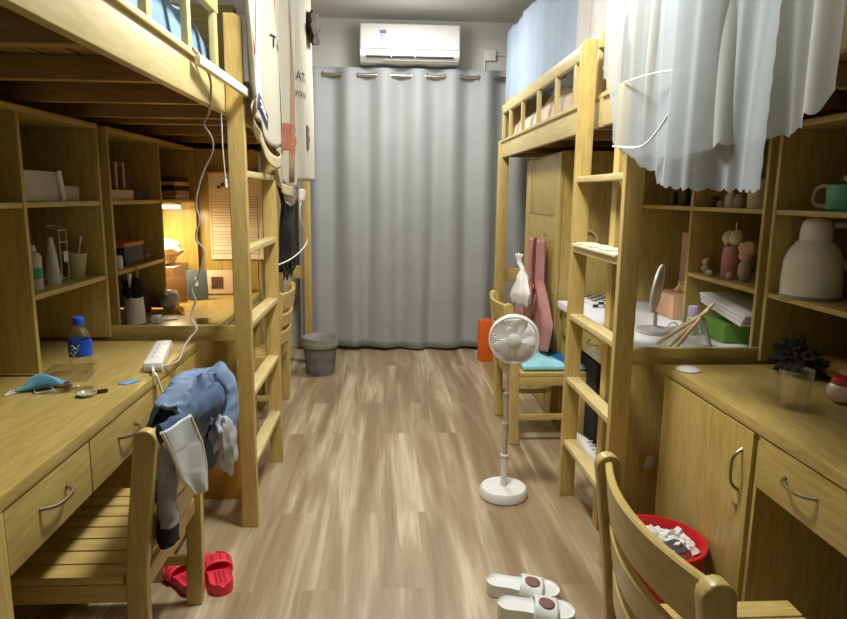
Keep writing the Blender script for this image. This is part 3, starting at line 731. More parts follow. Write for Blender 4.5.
tag(build('pull_cord', (lambda g: (g.tube([(-.578, 2.42, 1.64), (-.58, 2.43, 1.5), (-.577, 2.44, 1.40)], .0022, 6), g.tube([(-.577, 2.44, 1.40), (-.576, 2.44, 1.37)], [.005, .006], 8))[0])(G()), white), 'thin white switch cord hanging beside the left ladder post', 'cord')
t = thing('light_bar', 'white LED light bar laid along the left bed rail', 'lamp', (-.58, 2.5, 1.77))
build('bar_body', G().obox((-.533, 2.29, 1.728), (.020, .43, .030), rx=-.075, rz=-.125, b=.006), white_gl, t)
build('end_cap', G().obox((-.5055, 2.508, 1.712), (.022, .014, .032), rx=-.075, rz=-.125, b=.004), grey_pl, t)

# left shelf items
paper_w = mat('white_card', (202, 196, 180), .7)
Z1, Z2 = 1.0165, 1.3145
t = thing('storage_box', 'larger white box on the upper shelf of the near left bookcase', 'box', (-1.28, 2.38, Z2))
build('box_body', G().box(-1.40, -1.19, 2.26, 2.50, Z2, Z2 + .105, .008), paper_w, t)
build('flap', G().obox((-1.185, 2.495, Z2 + .055), (.012, .03, .11), rx=.25), white, t)
tag(build('small_box', G().box(-1.36, -1.20, 2.53, 2.675, Z2, Z2 + .055, .006), mat('ivory_box', (208, 200, 178), .6)), 'smaller ivory box beside the large white box on the left shelf', 'box')
def bottle(name, label, x, y, z, r, h, m, cap=None, band=None, cat='bottle'):
    t = thing(name, label, cat, (x, y, z))
    build('bottle_body', G().lathe([(r * .95, 0), (r, .005), (r, h * .75), (r * .8, h * .82), (r * .4, h * .86)], (x, y, z), 24), m, t)
    build('cap', G().lathe([(r * .42, h * .86), (r * .42, h), (.001, h)], (x, y, z), 20), cap or m, t)
    if band: build('band', G().lathe([(r * 1.02, h * .25), (r * 1.02, h * .5)], (x, y, z), 24, cap=False), band, t)
    return t
bottle('lotion_bottle', 'white lotion bottle with a teal band on the left lower shelf', -1.20, 2.285, Z1, .028, .15, mat('lotion_white', (190, 184, 160), .4), None, mat('teal_band', (70, 150, 130), .5))
bottle('lotion_bottle', 'plain white bottle behind the teal banded one on the left lower shelf', -1.27, 2.385, Z1, .03, .17, MATS['lotion_white'])
tag(build('cream_tube', G().lathe([(.026, 0), (.027, .03), (.024, .035), (.018, .10), (.008, .165), (.001, .17)], (-1.21, 2.435, Z1), 20), mat('tube_white', (206, 200, 186), .4)), 'white cone shaped cream tube on the left lower shelf', 'tube')
g = G(); 
for dy in (0, .055): g.tube([(-1.21, 2.50 + dy, Z1 + .002), (-1.21, 2.50 + dy, Z1 + .19), (-1.25, 2.495 + dy, Z1 + .205)], .0028, 6)
for z in (.01, .145, .19): g.tube([(-1.21, 2.50, Z1 + z), (-1.21, 2.555, Z1 + z)], .0025, 6)
g.tube([(-1.25, 2.495, Z1 + .205), (-1.25, 2.55, Z1 + .205)], .0025, 6)
t = thing('wire_rack', 'small wire rack standing on the left lower shelf', 'rack', (-1.21, 2.53, Z1))
build('wire_frame', g, mat('wire_white', (200, 196, 180), .35, .5), t)
build('tag', G().box(-1.207, -1.204, 2.515, 2.545, Z1 + .07, Z1 + .11, .001), white, t)
t = thing('tooth_mug', 'pale translucent mug with a toothbrush on the left lower shelf', 'mug', (-1.22, 2.62, Z1))
build('mug_body', G().lathe([(.034, 0), (.036, .004), (.048, .095), (.045, .095), (.033, .008), (.001, .008)], (-1.22, 2.625, Z1), 28, cap=False), mat('pale_green_mug', (170, 168, 130), .3), t)
tag(build('toothbrush', G().tube([(-1.215, 2.62, Z1 + .012), (-1.21, 2.665, Z1 + .13), (-1.21, 2.675, Z1 + .155)], [.004, .0035, .006], 8), white), 'toothbrush leaning in the pale mug', 'toothbrush')

# ================================================================ FAR LEFT DESK ITEMS
bk = [mat('book_pink', (176, 132, 120), .7), mat('book_red', (96, 30, 34), .7), mat('book_cream', (190, 170, 140), .7), mat('book_dark', (60, 26, 30), .7)]
nm = ['dusty pink', 'dark red', 'cream', 'maroon', 'dark red', 'cream', 'maroon', 'dark red']
y = 2.84
for i, (w, h, c) in enumerate(((.035, .15, 0), (.04, .10, 3), (.03, .11, 1), (.02, .12, 2), (.05, .10, 3), (.02, .12, 2), (.04, .11, 1))):
    g = G().box(-1.33, -1.17, y, y + w - .002, Z2 + .046, Z2 + .046 + h, .002)
    tag(build('book', g, bk[c]), ['dusty pink book at the near end of the far left upper shelf', 'short maroon book next to the pink one', 'dark red book third from the near end of the far left shelf', 'thin cream book between red and maroon ones', 'thick maroon book between two thin cream ones', 'thin cream book farther along the far left shelf', 'dark red book at the far end of the row'][i], 'book', 'books on the far left upper shelf')
    y += w + .006
tag(build('flat_box', G().box(-1.34, -1.15, 2.825, 3.10, Z2, Z2 + .044, .004), mat('cream_box', (206, 188, 160), .6)), 'flat cream box under the row of books on the far left shelf', 'box')
tag(build('flat_box', G().box(-1.34, -1.16, 3.105, 3.30, Z2, Z2 + .044, .004), mat('brown_box', (62, 44, 34), .6)), 'flat dark brown box next to the cream box on the far left shelf', 'box')
t = thing('gift_box', 'dark blue box with an orange lid on the far left middle shelf', 'box', (-1.25, 3.12, Z1))
build('box_body', G().box(-1.36, -1.17, 3.0, 3.23, Z1, Z1 + .085, .006), mat('navy_box', (28, 52, 66), .5), t)
build('lid', G().box(-1.365, -1.165, 2.995, 3.235, Z1 + .085, Z1 + .105, .005), mat('orange_lid', (190, 116, 52), .5), t)
tag(build('small_jar', G().lathe([(.016, 0), (.018, .01), (.018, .05), (.012, .06)], (-1.16, 2.90, Z1), 16), white), 'small white jar beside the dark blue gift box', 'jar')
for i, (yy, c) in enumerate(((3.28, (180, 120, 90)), (3.36, (190, 150, 120)))):
    tag(build('figurine', G().blob((-1.20, yy, Z1 + .018), (.016, .016, .02), .2, 2, i, 2), mat('fig%d' % i, c, .6)), ['tiny brown figurine right of the navy gift box', 'tiny tan figurine at the end of the far left middle shelf'][i], 'figurine')
t = thing('pen_holder', 'white cylinder with black brushes on the far left desk, behind the plank', 'holder', (-1.2, 3.12, ZD))
build('cup', G().lathe([(.046, 0), (.048, .004), (.041, .12), (.038, .12), (.04, .008), (.001, .008)], (-1.14, 2.99, ZD + .008), 28, cap=False), white, t)
g = G()
g.blob((-1.14, 2.99, ZD + .165), (.045, .05, .05), .5, 2.5, 3, 3)
tag(build('hair_roller', g, dark), 'black bundle stuffed in the white cylinder on the far left desk', 'brush')
for i, (dx, dy, h, c) in enumerate(((0, -.035, .24, white), (.01, .03, .27, mat('brush_tan', (186, 150, 120), .6)), (-.01, .0, .25, darkpl))):
    tag(build('makeup_brush', G().tube([(-1.14 + dx * .4, 2.99 + dy * .4, ZD + .02), (-1.14 + dx, 2.99 + dy, ZD + h - .04), (-1.14 + dx, 2.99 + dy, ZD + h)], [.004, .006, .012], 10), c), ['white tipped brush in the white cylinder', 'tan bristled brush in the white cylinder', 'black handled brush in the white cylinder'][i], 'brush')
tag(build('eraser', G().box(-1.12, -1.085, 2.865, 2.91, ZD + .05, ZD + .085, .003), white), 'small white box beside the white brush cylinder', 'box')
bpy.data.objects['eraser'].location.z = ZD - .0
bpy.data.objects['eraser'].location = (-1.10, 3.01 - .0, ZD); bpy.data.objects['eraser'].location.y = 3.04; bpy.data.objects['eraser'].location.x = -1.06
# shelf lamp
t = thing('shelf_lamp', 'warm lit lamp bar under the shelf of the far left bookcase', 'lamp', (-1.25, 3.85, 1.27))
warm = mat('lamp_glow', (255, 226, 170), .5, emit=16, ecol=(255, 220, 160), var=.01)
build('lamp_housing', G().box(-1.40, -1.13, 3.68, 3.74, 1.28, 1.2955, .004), white, t)
build('lamp_tube', G().box(-1.39, -1.135, 3.685, 3.735, 1.262, 1.28, .006), warm, t)
ld = bpy.data.lights.new('shelf_light', 'AREA'); ld.shape = 'RECTANGLE'; ld.size = .24; ld.size_y = .045; ld.energy = 11; ld.color = (1, .80, .48)
lo = bpy.data.objects.new('shelf_light', ld); COL.objects.link(lo); lo.parent = t; lo.location = (-.01, -.14, -.013)
for i in range(5):
    tag(build('magazine', G().obox((-1.25, 3.80 + .01 * (i % 2), Z2 + .012 + i * .024), (.22, .26, .022), rz=.05 * math.sin(i * 2)), [bk[2], bk[0], bk[3], bk[2], bk[3]][i]), ['lowest book, cream, of the flat pile above the shelf lamp', 'pink book, second from the bottom of the pile above the shelf lamp', 'maroon book in the middle of the pile above the shelf lamp', 'cream book, second from the top of the pile above the shelf lamp', 'maroon book on top of the pile above the shelf lamp'][i], 'book', 'flat books above the shelf lamp')
tag(build('organizer_box', G().box(-1.46, -1.17, 3.68, 3.94, ZD, ZD + .19, .008), mat('pink_box', (214, 176, 160), .6)), 'pinkish box under the lamp on the far left desk', 'box')
g = G().blob((-1.31, 3.80, ZD + .26), (.13, .11, .085), .35, 2.0, 5, 4, flat=-.065)
tag(build('folded_towel', g, mat('cream_towel', (228, 206, 176), .9)), 'crumpled cream cloth on the pink box under the lamp', 'cloth')
def leaning(name, label, c, size, rz, rx, m, cat, frame=None, pic=None):
    t = thing(name, label, cat, (c[0], c[1], ZD)); 
    cc = (c[0], c[1], ZD + size[2] / 2 * math.cos(rx) + .004)
    build('panel', G().obox(cc, size, rx=rx, rz=rz, b=.004), m, t)
    if frame:
        M = Matrix.Translation(cc) @ Matrix.Rotation(rz, 4, 'Z') @ Matrix.Rotation(rx, 4, 'X'); g = G()
        g.box(-size[0] * pic[0], size[0] * pic[1], -size[1] / 2 - .002, -size[1] / 2 + .001, -size[2] * pic[2], size[2] * pic[3], 0, M); build('picture', g, frame, t)
    return t
leaning('photo_box', 'cream box frame with a dark picture on the far left desk', (-.985, 3.93), (.16, .05, .14), .15, -.12, mat('cream_frame', (224, 200, 172), .5), 'frame', mat('dark_picture', (96, 64, 52), .5, var=.5, scale=40), (.30, .12, .28, .22))
leaning('tablet', 'blue grey card with white marks leaning on the far left desk', (-1.06, 3.72), (.11, .014, .17), .35, -.3, mat('slate_blue', (110, 130, 146), .4), 'card', white, (.12, .04, .05, .25))
leaning('notebook', 'kraft brown notebook leaning beside the blue grey card', (-1.145, 3.62), (.10, .014, .14), .5, -.35, mat('kraft', (150, 112, 70), .7), 'notebook')
tag(build('clear_pouch', G().blob((-1.10, 3.36, ZD + .055), (.05, .06, .055), .2, 1.6, 4, 4, flat=-.053), mat('cloudy_plastic', (176, 164, 150), .3)), 'cloudy clear pouch on the far left desk', 'pouch')
tag(build('sponge', G().blob((-1.03, 3.28, ZD + .02), (.025, .02, .02), .4, 2, 6, 2), mat('yellow_toy', (230, 180, 40), .6)), 'small yellow toy in front of the cloudy pouch', 'toy')
tag(build('paper_sheet', G().obox((-1.06, 3.14, ZD + .003), (.12, .10, .004), rz=.3, b=.001), white), 'white paper on the far left desk beside the brushes', 'paper')
tag(build('soap_block', G().obox((-.855, 3.06, ZD + .011), (.055, .03, .022), rz=.1), mat('ivory', (222, 206, 170), .5)), 'small ivory block near the end plank on the far left desk', 'block')
tag(build('handbag', G().blob((-1.22, 3.30, ZD + .07), (.06, .06, .07), .2, 1.6, 7, 4, flat=-.068), mat('brown_bag', (70, 46, 32), .7)), 'small dark brown pouch at the back of the far left desk', 'pouch')
# timetable on wardrobe side
t = thing('timetable_sheet', 'printed timetable sheet hung on the side of the left wardrobe', 'poster', (-.9, 4.05, .95))
build('paper', G().box(-1.06, -.745, 4.048, 4.0505, .95, 1.47, 0), mat('poster_paper', (226, 212, 192), .7, var=.03), t)
g = G()
for k in range(22):
    z = 1.33 - k * .0165
    if k % 7 != 5: g.box(-1.05, -.77, 4.0462, 4.0474, z, z + .0028, 0)
for x in (-1.05, -.7735): g.box(x, x + .0025, 4.0462, 4.0474, .97, 1.335, 0)
build('print_lines', g, mat('print_grey', (150, 132, 120), .7), t)
g = G(); g.blob((-.97, 4.0465, 1.40), (.020, .0012, .012), .4, 2, 1, 2); g.blob((-1.0, 4.0465, 1.385), (.014, .0012, .01), .4, 2, 2, 2); build('print_spots', g, mat('print_brown', (110, 76, 60), .7), t)
g = G(); g.box(-1.08, -.76, 4.036, 4.047, 1.462, 1.478, .003); build('hanger_bar', g, mat('tan_bar', (190, 150, 100), .5), t)

# ================================================================ LEFT FAR BED CURTAIN (printed cream)
def interp(P, x):
    if x <= P[0][0]: return P[0][1]
    for (a, p), (b, q) in zip(P[:-1], P[1:]):
        if x <= b:
            s = (x - a) / (b - a); s = s * s * (3 - 2 * s); return p + (q - p) * s
    return P[-1][1]
ZB = [(2.72, 1.82), (2.95, 1.755), (3.2, 1.68), (3.45, 1.58), (3.62, 1.62), (3.85, 1.45), (4.1, 1.385), (4.6, 1.44), (5.3, 1.45)]
def LC(y, z, off=0):
    return tuple(a * k + b for a, k, b in zip(LC0(y, z, off), (1, .845, .845), (.092, 0, 1.35 * .155)))
def LC0(y, z, off=0):
    d = 2.62 - z
    x = -.579 + .020 * math.sin(y * 9.5 + .4 * math.sin(z * 3)) * min(1, d * 1.5) + .012 * math.sin(y * 21 + z * 2) - .012 * max(0, 1.75 - z)
    return (x + off, y, z)
def lcf(u, v):
    y = 2.93 + 2.5 * u; zb = interp(ZB, y); z = 2.85 - v * (2.85 - zb)
    return LC(y, z)
t = thing('bed_curtain', 'cream printed curtain hanging from the far left loft bed', 'curtain', (-.58, 4.0, 1.4))
cream = mat('cream_cotton', (192, 187, 170), .85, var=.05, scale=5, bump=.2)
build('curtain_panel', G().sheet(lcf, 150, 50), cream, t, thick=.003)
def patch(name, y0, y1, z0, z1, m, tri=False, off=.006):
    g = G(); n = 10
    def f(u, v):
        y = y0 + (y1 - y0) * u; z = z0 + (z1 - z0) * v
        if tri: y = y0 + (y1 - y0) * (u * (1 - .7 * v) + .15 * v)
        p = LC(y, z, off); return p
    build(name, g.sheet(f, n, n), m, t, thick=.001)
patch('red_print', 2.93, 3.10, 1.93, 2.12, mat('red_cloth', (196, 62, 58), .8), True)
patch('blue_print', 3.13, 3.24, 1.74, 2.5, mat('pale_blue_cloth', (196, 214, 222), .85)); 
patch('blue_print', 3.52, 3.62, 1.68, 2.5, mat('pale_blue_cloth', (196, 214, 222), .85))
patch('pink_print', 3.52, 3.66, 2.24, 2.36, mat('pink_cloth', (212, 120, 124), .85))
patch('tan_stripe', 4.03, 4.08, 1.42, 2.58, mat('tan_cloth2', (168, 136, 110), .85))
ink = mat('ink', (44, 44, 50), .8)
def ltext(s, y, z, size):
    g = G(); add_text(g, s, size, lambda a, b: LC(y + a * 1.3, z + b, .007)); build('lettering', g, ink, t)
ltext('TA', 3.45, 2.06, .085); ltext('ta', 3.66, 1.965, .08)
ltext('TATA', 4.62, 2.10, .085); ltext('youou', 4.66, 2.00, .07)
brn = mat('bear_brown', (176, 108, 86), .85); brd = mat('bear_dark', (120, 84, 66), .85)
def fig(y, z, s, m):
    g = G()
    for dy, dz, ry, rz in ((0, 0, .11, .05), (0, .065, .09, .035), (-.06, -.05, .03, .03), (.06, -.05, .03, .03)):
        rows = [[LC(y + s * (dy + ry * r * math.cos(q * PI / 8)), z + s * (dz + rz * r * math.sin(q * PI / 8)), .007) for q in range(16)] for r in (.02, .5, 1)]
        g.grid(rows, True)
    build('printed_figure', g, m, t)
fig(4.0, 1.66, 1.0, brn); fig(4.85, 1.74, 1.0, brd)
g = G(); 
def hem(u, v):
    y = 2.95 + 1.12 * u; zb = interp(ZB, y) - .03 - .05 * math.sin(PI * u); return LC(y, zb - .025 + .06 * v, .002 + .006 * math.sin(u * 20))
build('curtain_hem', G().sheet(hem, 40, 5), mat('beige_hem', (196, 180, 146), .85), t, thick=.003)
lb = thing('care_label', 'navy label with white bars on the curtain near the left ladder', 'label', (-.55, 3.1, 1.68))
build('label_cloth', G().obox((-.463, 2.60, 1.655), (.004, .19, .06), rx=-.34), mat('navy', (40, 52, 92), .7), lb)
build('label_bars', (lambda g: (g.obox((-.4595, 2.58, 1.672), (.003, .10, .010), rx=-.34, b=0), g.obox((-.4595, 2.60, 1.65), (.003, .11, .010), rx=-.34, b=0))[0])(G()), white, lb)
g = G(); g.tube([(-.492, 2.46, 2.62), (-.492, 4.6, 2.62)], .006, 8)
tag(build('curtain_wire', g, steel), 'thin rail carrying the cream curtain of the far left bed', 'rail')
g = G().blob((-.45, 4.36, 2.38), (.040, .17, .09), .45, 2, 3, 3)
tag(build('cloth_bundle', g, mat('dark_brown_cloth', (62, 48, 40), .9)), 'dark brown cloth bundle at the top end of the cream curtain', 'cloth')
# hanging black bag, plug bag, white cord
g = G()
def bag(u, v):
    y = 3.90 + .58 * u + .03 * math.sin(v * 9); w = 1 - .25 * v; return (-.628 + .022 * math.sin(u * 11 + v * 4) + .02 * math.sin(PI * u), 4.18 + (y - 4.18) * w, 1.40 - .50 * v - .03 * math.sin(u * 14))
g.sheet(bag, 30, 24)
t = thing('black_scarf', 'black fringed cloth hanging beyond the left ladder', 'scarf', (-.62, 4.15, .9))
build('cloth_panel', g, dark, t, thick=.01)
g = G()
for i in range(14):
    y = 3.98 + .03 * i; g.tube([(-.62 + .01 * math.sin(i * 3), y, .93), (-.61 + .012 * math.sin(i * 5), y + .01, .87), (-.615, y - .005, .83 + .02 * math.sin(i))], [.008, .007, .004], 6)
build('fringe', g, dark, t)
build('plug_bag', G().blob((-.50, 3.55, 1.345), (.030, .13, .055), .3, 2, 8, 3), voile('thin_plastic', (214, 208, 204), .35), None)
tag(bpy.data.objects['plug_bag'], 'clear plastic bag hanging under the cream curtain', 'bag')
tag(build('power_adapter', G().obox((-.462, 3.72, 1.345), (.033, .085, .065), b=.012), white), 'white power adapter hanging under the cream curtain', 'adapter')
P = smooth_pts([(-.462, 3.70, 1.315), (-.467, 3.66, 1.28), (-.465, 3.70, 1.20), (-.452, 3.86, 1.11), (-.465, 3.82, 1.05), (-.51, 3.62, 1.00), (-.58, 3.50, .97)])
tag(build('charger_cord', G().tube(P, .0035, 8), white), 'white cord hanging from the power adapter beyond the left ladder', 'cord')

# ================================================================ RIGHT BED CURTAINS
t = thing('bed_curtain', 'pale blue curtain above the guard rail of the far right bed', 'curtain', (.93, 4.4, 2.0))
def bc(u, v): 
    y = 3.32 + 1.93 * u; return (.945 + .008 * math.sin(y * 12) + .004 * math.sin(y * 31), y, 2.555 + .035 * u - v * .60)
build('curtain_panel', G().sheet(bc, 80, 20), mat('pale_blue_curtain', (158, 174, 196), .85, var=.06, scale=4), t, thick=.003)
t = thing('bed_curtain', 'white curtain section between the blue curtain and the right ladder top', 'curtain', (.95, 3.0, 2.0))
def wc(u, v):
    y = 2.5 + .86 * u; return (.955 + .010 * math.sin(y * 26), y, 2.55 - v * .62)
build('curtain_panel', G().sheet(wc, 60, 14), mat('white_bed_cloth', (200, 196, 194), .85, var=.04), t, thick=.003)
tag(build('curtain_wire', G().tube([(.94, .3, 2.55), (.94, 3.3, 2.558), (.945, 5.3, 2.597)], .005, 8), mat('brown_wire', (110, 96, 76), .6)), 'thin rail carrying the curtains of the right beds', 'rail')

# white net with scalloped hems
t = thing('voile_net', 'sheer white scalloped net hanging over the near right bed', 'net', (.82, 1.8, 1.4))
sc_ = lambda P, k: [(a * k, 1.35 + (b - 1.35) * k) for a, b in P]
ZA = [(1.35, 1.372), (1.67, 1.378), (1.97, 1.398), (2.09, 1.445), (2.2, 1.50), (2.3, 1.54), (2.42, 1.60), (2.5, 1.68), (2.56, 1.80)]
ZBn = [(1.165, 1.56), (1.2, 1.515), (1.37, 1.49), (1.67, 1.475), (1.9, 1.47), (2.1, 1.49)]
def netf(y0, y1, prof, x0, seed, side, taper):
    def f(u, v):
        y = y0 + (y1 - y0) * u
        zb = interp(prof, y) - .0085 * abs(math.sin(y * PI / .042)) 
        z = 2.54 - (2.54 - zb) * v
        if taper and u > .8: y -= 0.0
        edge = 0
        if side == 'lo' and u < .04: y += -.006 * abs(math.sin(z * PI / .05)) * (1 - u / .04)
        w_ = y + .10 * noise.noise(Vector((y * 3, z * .8, seed))); fold = .026 * math.sin(w_ * 14 + seed) + .014 * noise.noise(Vector((w_ * 16, z * .7, seed * 2))) + .006 * math.sin(w_ * 47 + seed)
        hang = .5 + .5 * v
        yy = y
        if taper:   # sheet gathers towards the ladder: its far edge curls back in
            k = max(0, (y - 2.02) / .34); yy = y - .05 * k * (1 - math.sin(PI * min(1, max(0, (z - 1.5) / .9))))
        return (x0 + fold * hang - .0 * v, yy, z)
    return f
ZA = sc_(ZA, .917); ZBn = sc_(ZBn, .957)
va = voile('net_sheer', (204, 214, 221), .64, .45); vb = voile('net_white', (206, 209, 205), .98, .40)
build('under_layer', G().sheet(netf(1.255, 2.36, ZA, .752, .6, 'lo', True), 300, 46), va, t)
build('over_layer', G().sheet(netf(1.125, 2.02, ZBn, .790, 2.2, 'lo', False), 260, 40), vb, t)
# tie seams
g = G(); P = [(.730, 2.10, 1.512), (.732, 1.88, 1.494), (.732, 1.755, 1.532), (.734, 1.67, 1.588), (.742, 1.62, 1.632)]
g.tube(smooth_pts(P), .0035, 6); build('gathered_seam', g, mat('seam_white', (232, 234, 234), .8), t)
g = G(); g.tube(smooth_pts([(.735, 2.05, 1.70), (.732, 1.80, 1.684), (.742, 1.61, 1.657)]), .0022, 6); build('gathered_seam', g, MATS['seam_white'], t)

# ================================================================ RIGHT DESK ITEMS
t = thing('insulated_jug', 'white insulated jug with rounded lid on the near right bookcase shelf', 'jug', (1.48, 2.15, Z1))
jx, jy = 1.475, 2.15
build('jug_body', G().lathe([(.088, 0), (.094, .006), (.095, .06), (.091, .13), (.078, .165), (.058, .19), (.050, .198)], (jx, jy, Z1), 44), white_gl, t)
build('jug_lid', G().lathe([(.050, .198), (.051, .202), (.050, .235), (.042, .262), (.025, .275), (.001, .278)], (jx, jy, Z1), 40), white_gl, t)
build('jug_handle', G().tube(smooth_pts([(jx + .045, jy - .02, Z1 + .25), (jx + .10, jy - .03, Z1 + .245), (jx + .125, jy - .035, Z1 + .18), (jx + .09, jy - .03, Z1 + .10)]), .011, 10), white_gl, t)
build('base_ring', G().lathe([(.0885, -.0), (.0955, .001), (.0955, .010), (.094, .011)], (jx, jy, Z1), 44, cap=False), grey_pl, t)
t = thing('teapot', 'teal green mug with a pale handle on the upper right shelf', 'mug', (1.50, 2.07, Z2))
build('pot_body', G().lathe([(.052, 0), (.06, .008), (.062, .08), (.060, .085), (.056, .08), (.05, .01), (.001, .01)], (1.50, 2.055, Z2), 36, cap=False), mat('teal_glaze', (90, 180, 150), .3), t)
build('handle', G().tube(smooth_pts([(1.495, 2.11, Z2 + .075), (1.488, 2.165, Z2 + .082), (1.485, 2.195, Z2 + .06), (1.486, 2.19, Z2 + .02), (1.495, 2.11, Z2 + .012)]), .008, 10), mat('pink_grey', (190, 164, 148), .4), t)
tag(build('tilted_lid', G().lathe([(.05, 0), (.052, .006), (.02, .022), (.001, .024)], (1.52, 2.03, Z2 + .095), 28, Matrix.Rotation(.35, 4, 'X')), white_gl), 'white lid resting on the teal mug', 'lid')
g = G(); g.blob((1.43, 2.12, ZD + .055), (.062, .085, .055), .6, 3.4, 2, 4, flat=-.058)
for i in range(26):
    a = random.uniform(0, 6.28); e = random.uniform(.1, 1.4); d = Vector((math.cos(a) * math.cos(e), math.sin(a) * math.cos(e), math.sin(e))); p = Vector((1.43 + d.x * .06, 2.12 + d.y * .073, ZD + .06 + d.z * .06))
    g.tube([p, p + d * .012 + Vector((random.uniform(-.01, .01), random.uniform(-.01, .01), .004))], [.004, .001], 4)
tag(build('net_pouf', g, mat('black_net', (34, 28, 30), .9, bump=.6, bscale=120)), 'fuzzy black bundle on the near right desk behind the clear cup', 'bundle')
t = thing('clear_cup', 'clear plastic cup with a handle on the near right desk', 'cup', (1.185, 1.745, ZD))
build('cup_body', G().lathe([(.001, .003), (.033, .003), (.035, .0), (.046, .115), (.0475, .117), (.045, .117), (.033, .010), (.001, .010)], (1.19, 1.75, ZD), 36, cap=False), glass, t)
build('cup_handle', G().tube(smooth_pts([(1.155, 1.78, ZD + .10), (1.130, 1.805, ZD + .095), (1.128, 1.805, ZD + .05), (1.158, 1.775, ZD + .03)]), .005, 8), glass, t)
tag(build('snack_bag', G().blob((1.55, 2.02, ZD + .035), (.08, .14, .035), .3, 2, 2, 3, flat=-.033), mat('ochre_bag', (128, 92, 26), .6)), 'flat ochre packet at the back of the near right desk', 'packet')
t = thing('candy_jar', 'round white jar with a red top at the right edge of the near desk', 'jar', (1.42, 1.76, ZD))
build('jar_body', G().blob((1.375, 1.80, ZD + .034), (.045, .045, .036), .03, 2, 2, 3, flat=-.033), mat('jar_cream', (216, 190, 180), .3), t)
build('jar_lid', G().lathe([(.034, .058), (.036, .062), (.03, .078), (.001, .08)], (1.375, 1.80, ZD), 24), mat('jar_red', (186, 36, 44), .4), t)
tag(build('coaster', G().lathe([(.040, 0), (.042, .003), (.030, .010), (.010, .013), (.001, .013)], (1.075, 2.17, ZD), 28), white), 'white round lid lying at the far corner of the near right desk', 'lid')

# far right desk
ZF = .7575
t = thing('desk_mirror', 'round clear vanity mirror on a stand on the white desk cloth', 'mirror', (1.2, 2.76, ZF))
mM = Matrix.Translation((1.205, 2.78, .955)) @ Matrix.Rotation(.95, 4, 'Z') @ Matrix.Rotation(PI / 2 + .12, 4, 'X')
build('mirror_frame', G().tube([mM @ Vector((.085 * math.cos(q * PI / 18), .105 * math.sin(q * PI / 18), 0)) for q in range(36)], .006, 8, close=True), mat('acrylic_rim', (222, 214, 200), .2), t)
build('mirror_glass', G().lathe([(.001, -.003), (.084, -.003), (.084, .003), (.001, .003)], (0, 0, 0), 36, mM @ Matrix.Diagonal((1, 1.23, 1, 1))), mat('mirror_face', (226, 218, 204), .2, .35), t)
build('mirror_stem', G().tube([(1.205, 2.78, .85), (1.205, 2.78, .79)], .009, 10), MATS['acrylic_rim'], t)
build('mirror_base', G().lathe([(.078, 0), (.08, .004), (.08, .018), (.03, .026), (.012, .03)], (1.205, 2.78, ZF), 36), mat('acrylic_base', (200, 196, 196), .2), t)
g = G()
for i in range(3):
    pts = [(1.27 + .04 * i + .03 * math.cos(q * PI / 10 * 1.0), 2.74 - .02 * i, ZF + .004 + .05 * math.sin(q * PI / 10)) for q in range(11)]; g.tube(pts, .004, 6)
tag(build('wire_holder', g, white), 'white looped wire stand beside the vanity mirror', 'stand')
t = thing('tissue_box', 'peach tissue box on the far right desk behind the mirror', 'tissue box', (1.5, 3.2, ZF))
build('box_body', G().box(1.42, 1.66, 3.08, 3.34, ZF, ZF + .12, .01), mat('peach', (212, 170, 134), .6), t)
build('tissue', G().blob((1.53, 3.2, ZF + .14), (.05, .04, .035), .4, 2, 3, 3), mat('peach_tissue', (226, 190, 160), .9), t)
t = thing('lotion_bottle', 'clear bottle with a lilac cap on the far right desk', 'bottle', (1.19, 2.46, ZF))
build('bottle_body', G().lathe([(.03, 0), (.032, .004), (.032, .10), (.018, .125), (.018, .13)], (1.235, 2.49, ZF), 28), glass, t)
build('cap', G().lathe([(.021, .13), (.021, .165), (.018, .17), (.001, .17)], (1.235, 2.49, ZF), 24), mat('lilac', (176, 166, 206), .4), t)
stick = mat('pale_wood_stick', (206, 184, 140), .6)
for i, (p, q) in enumerate((((1.13, 2.46, ZF + .012), (1.30, 2.46, ZF + .185)), ((1.10, 2.505, ZF + .012), (1.27, 2.44, ZF + .16)), ((1.15, 2.445, ZF + .008), (1.24, 2.44, ZF + .13)))):
    tag(build('wooden_stick', G().tube([p, q], [.009, .007], 10), stick), ['longest pale wooden stick leaning against the lilac capped bottle', 'pale wooden stick lying farthest left against the lilac capped bottle', 'shortest pale stick leaning by the lilac capped bottle'][i], 'stick', 'sticks by the lilac bottle')
tag(build('phone_leg', G().tube([(1.26, 2.46, ZF + .13), (1.285, 2.43, ZF + .006)], [.007, .009], 10), sil), 'grey metal leg standing beside the pale sticks', 'stand')
tag(build('tissue_pack', G().box(1.40, 1.52, 2.55, 2.76, ZF, ZF + .085, .015), mat('green_pack', (112, 160, 62), .5)), 'bright green tissue pack on the far right desk', 'packet')
tag(build('cream_tub', G().lathe([(.026, 0), (.028, .004), (.028, .07), (.02, .08)], (1.36, 2.74, ZF), 20), mat('pale_lime', (200, 206, 150), .5)), 'pale lime tub beside the green tissue pack', 'tub')
for i in range(3):
    tag(build('paper_pad', G().obox((1.50, 2.60, ZF + .125 + i * .016), (.20, .34, .014), rx=.14, rz=.03 * i), white), ['lowest of the white paper pads lying over the green pack', 'middle white paper pad over the green pack', 'top white paper pad over the green pack'][i], 'paper', 'white pads over the green pack')
g = G().box(1.13, 1.34, 3.42, 3.645, ZF, ZF + .035, .004)
t = thing('checkered_box', 'white box with a black checkered band at the end of the far right desk', 'box', (1.24, 3.53, ZF))
build('box_body', g, white, t)
g = G()
for i in range(7):
    for j in range(2):
        if (i + j) % 2 == 0: g.box(1.13 + i * .03, 1.13 + (i + 1) * .03, 3.418, 3.4195, ZF + .004 + j * .015, ZF + .004 + (j + 1) * .015, 0)
        for k in range(5):
            pass
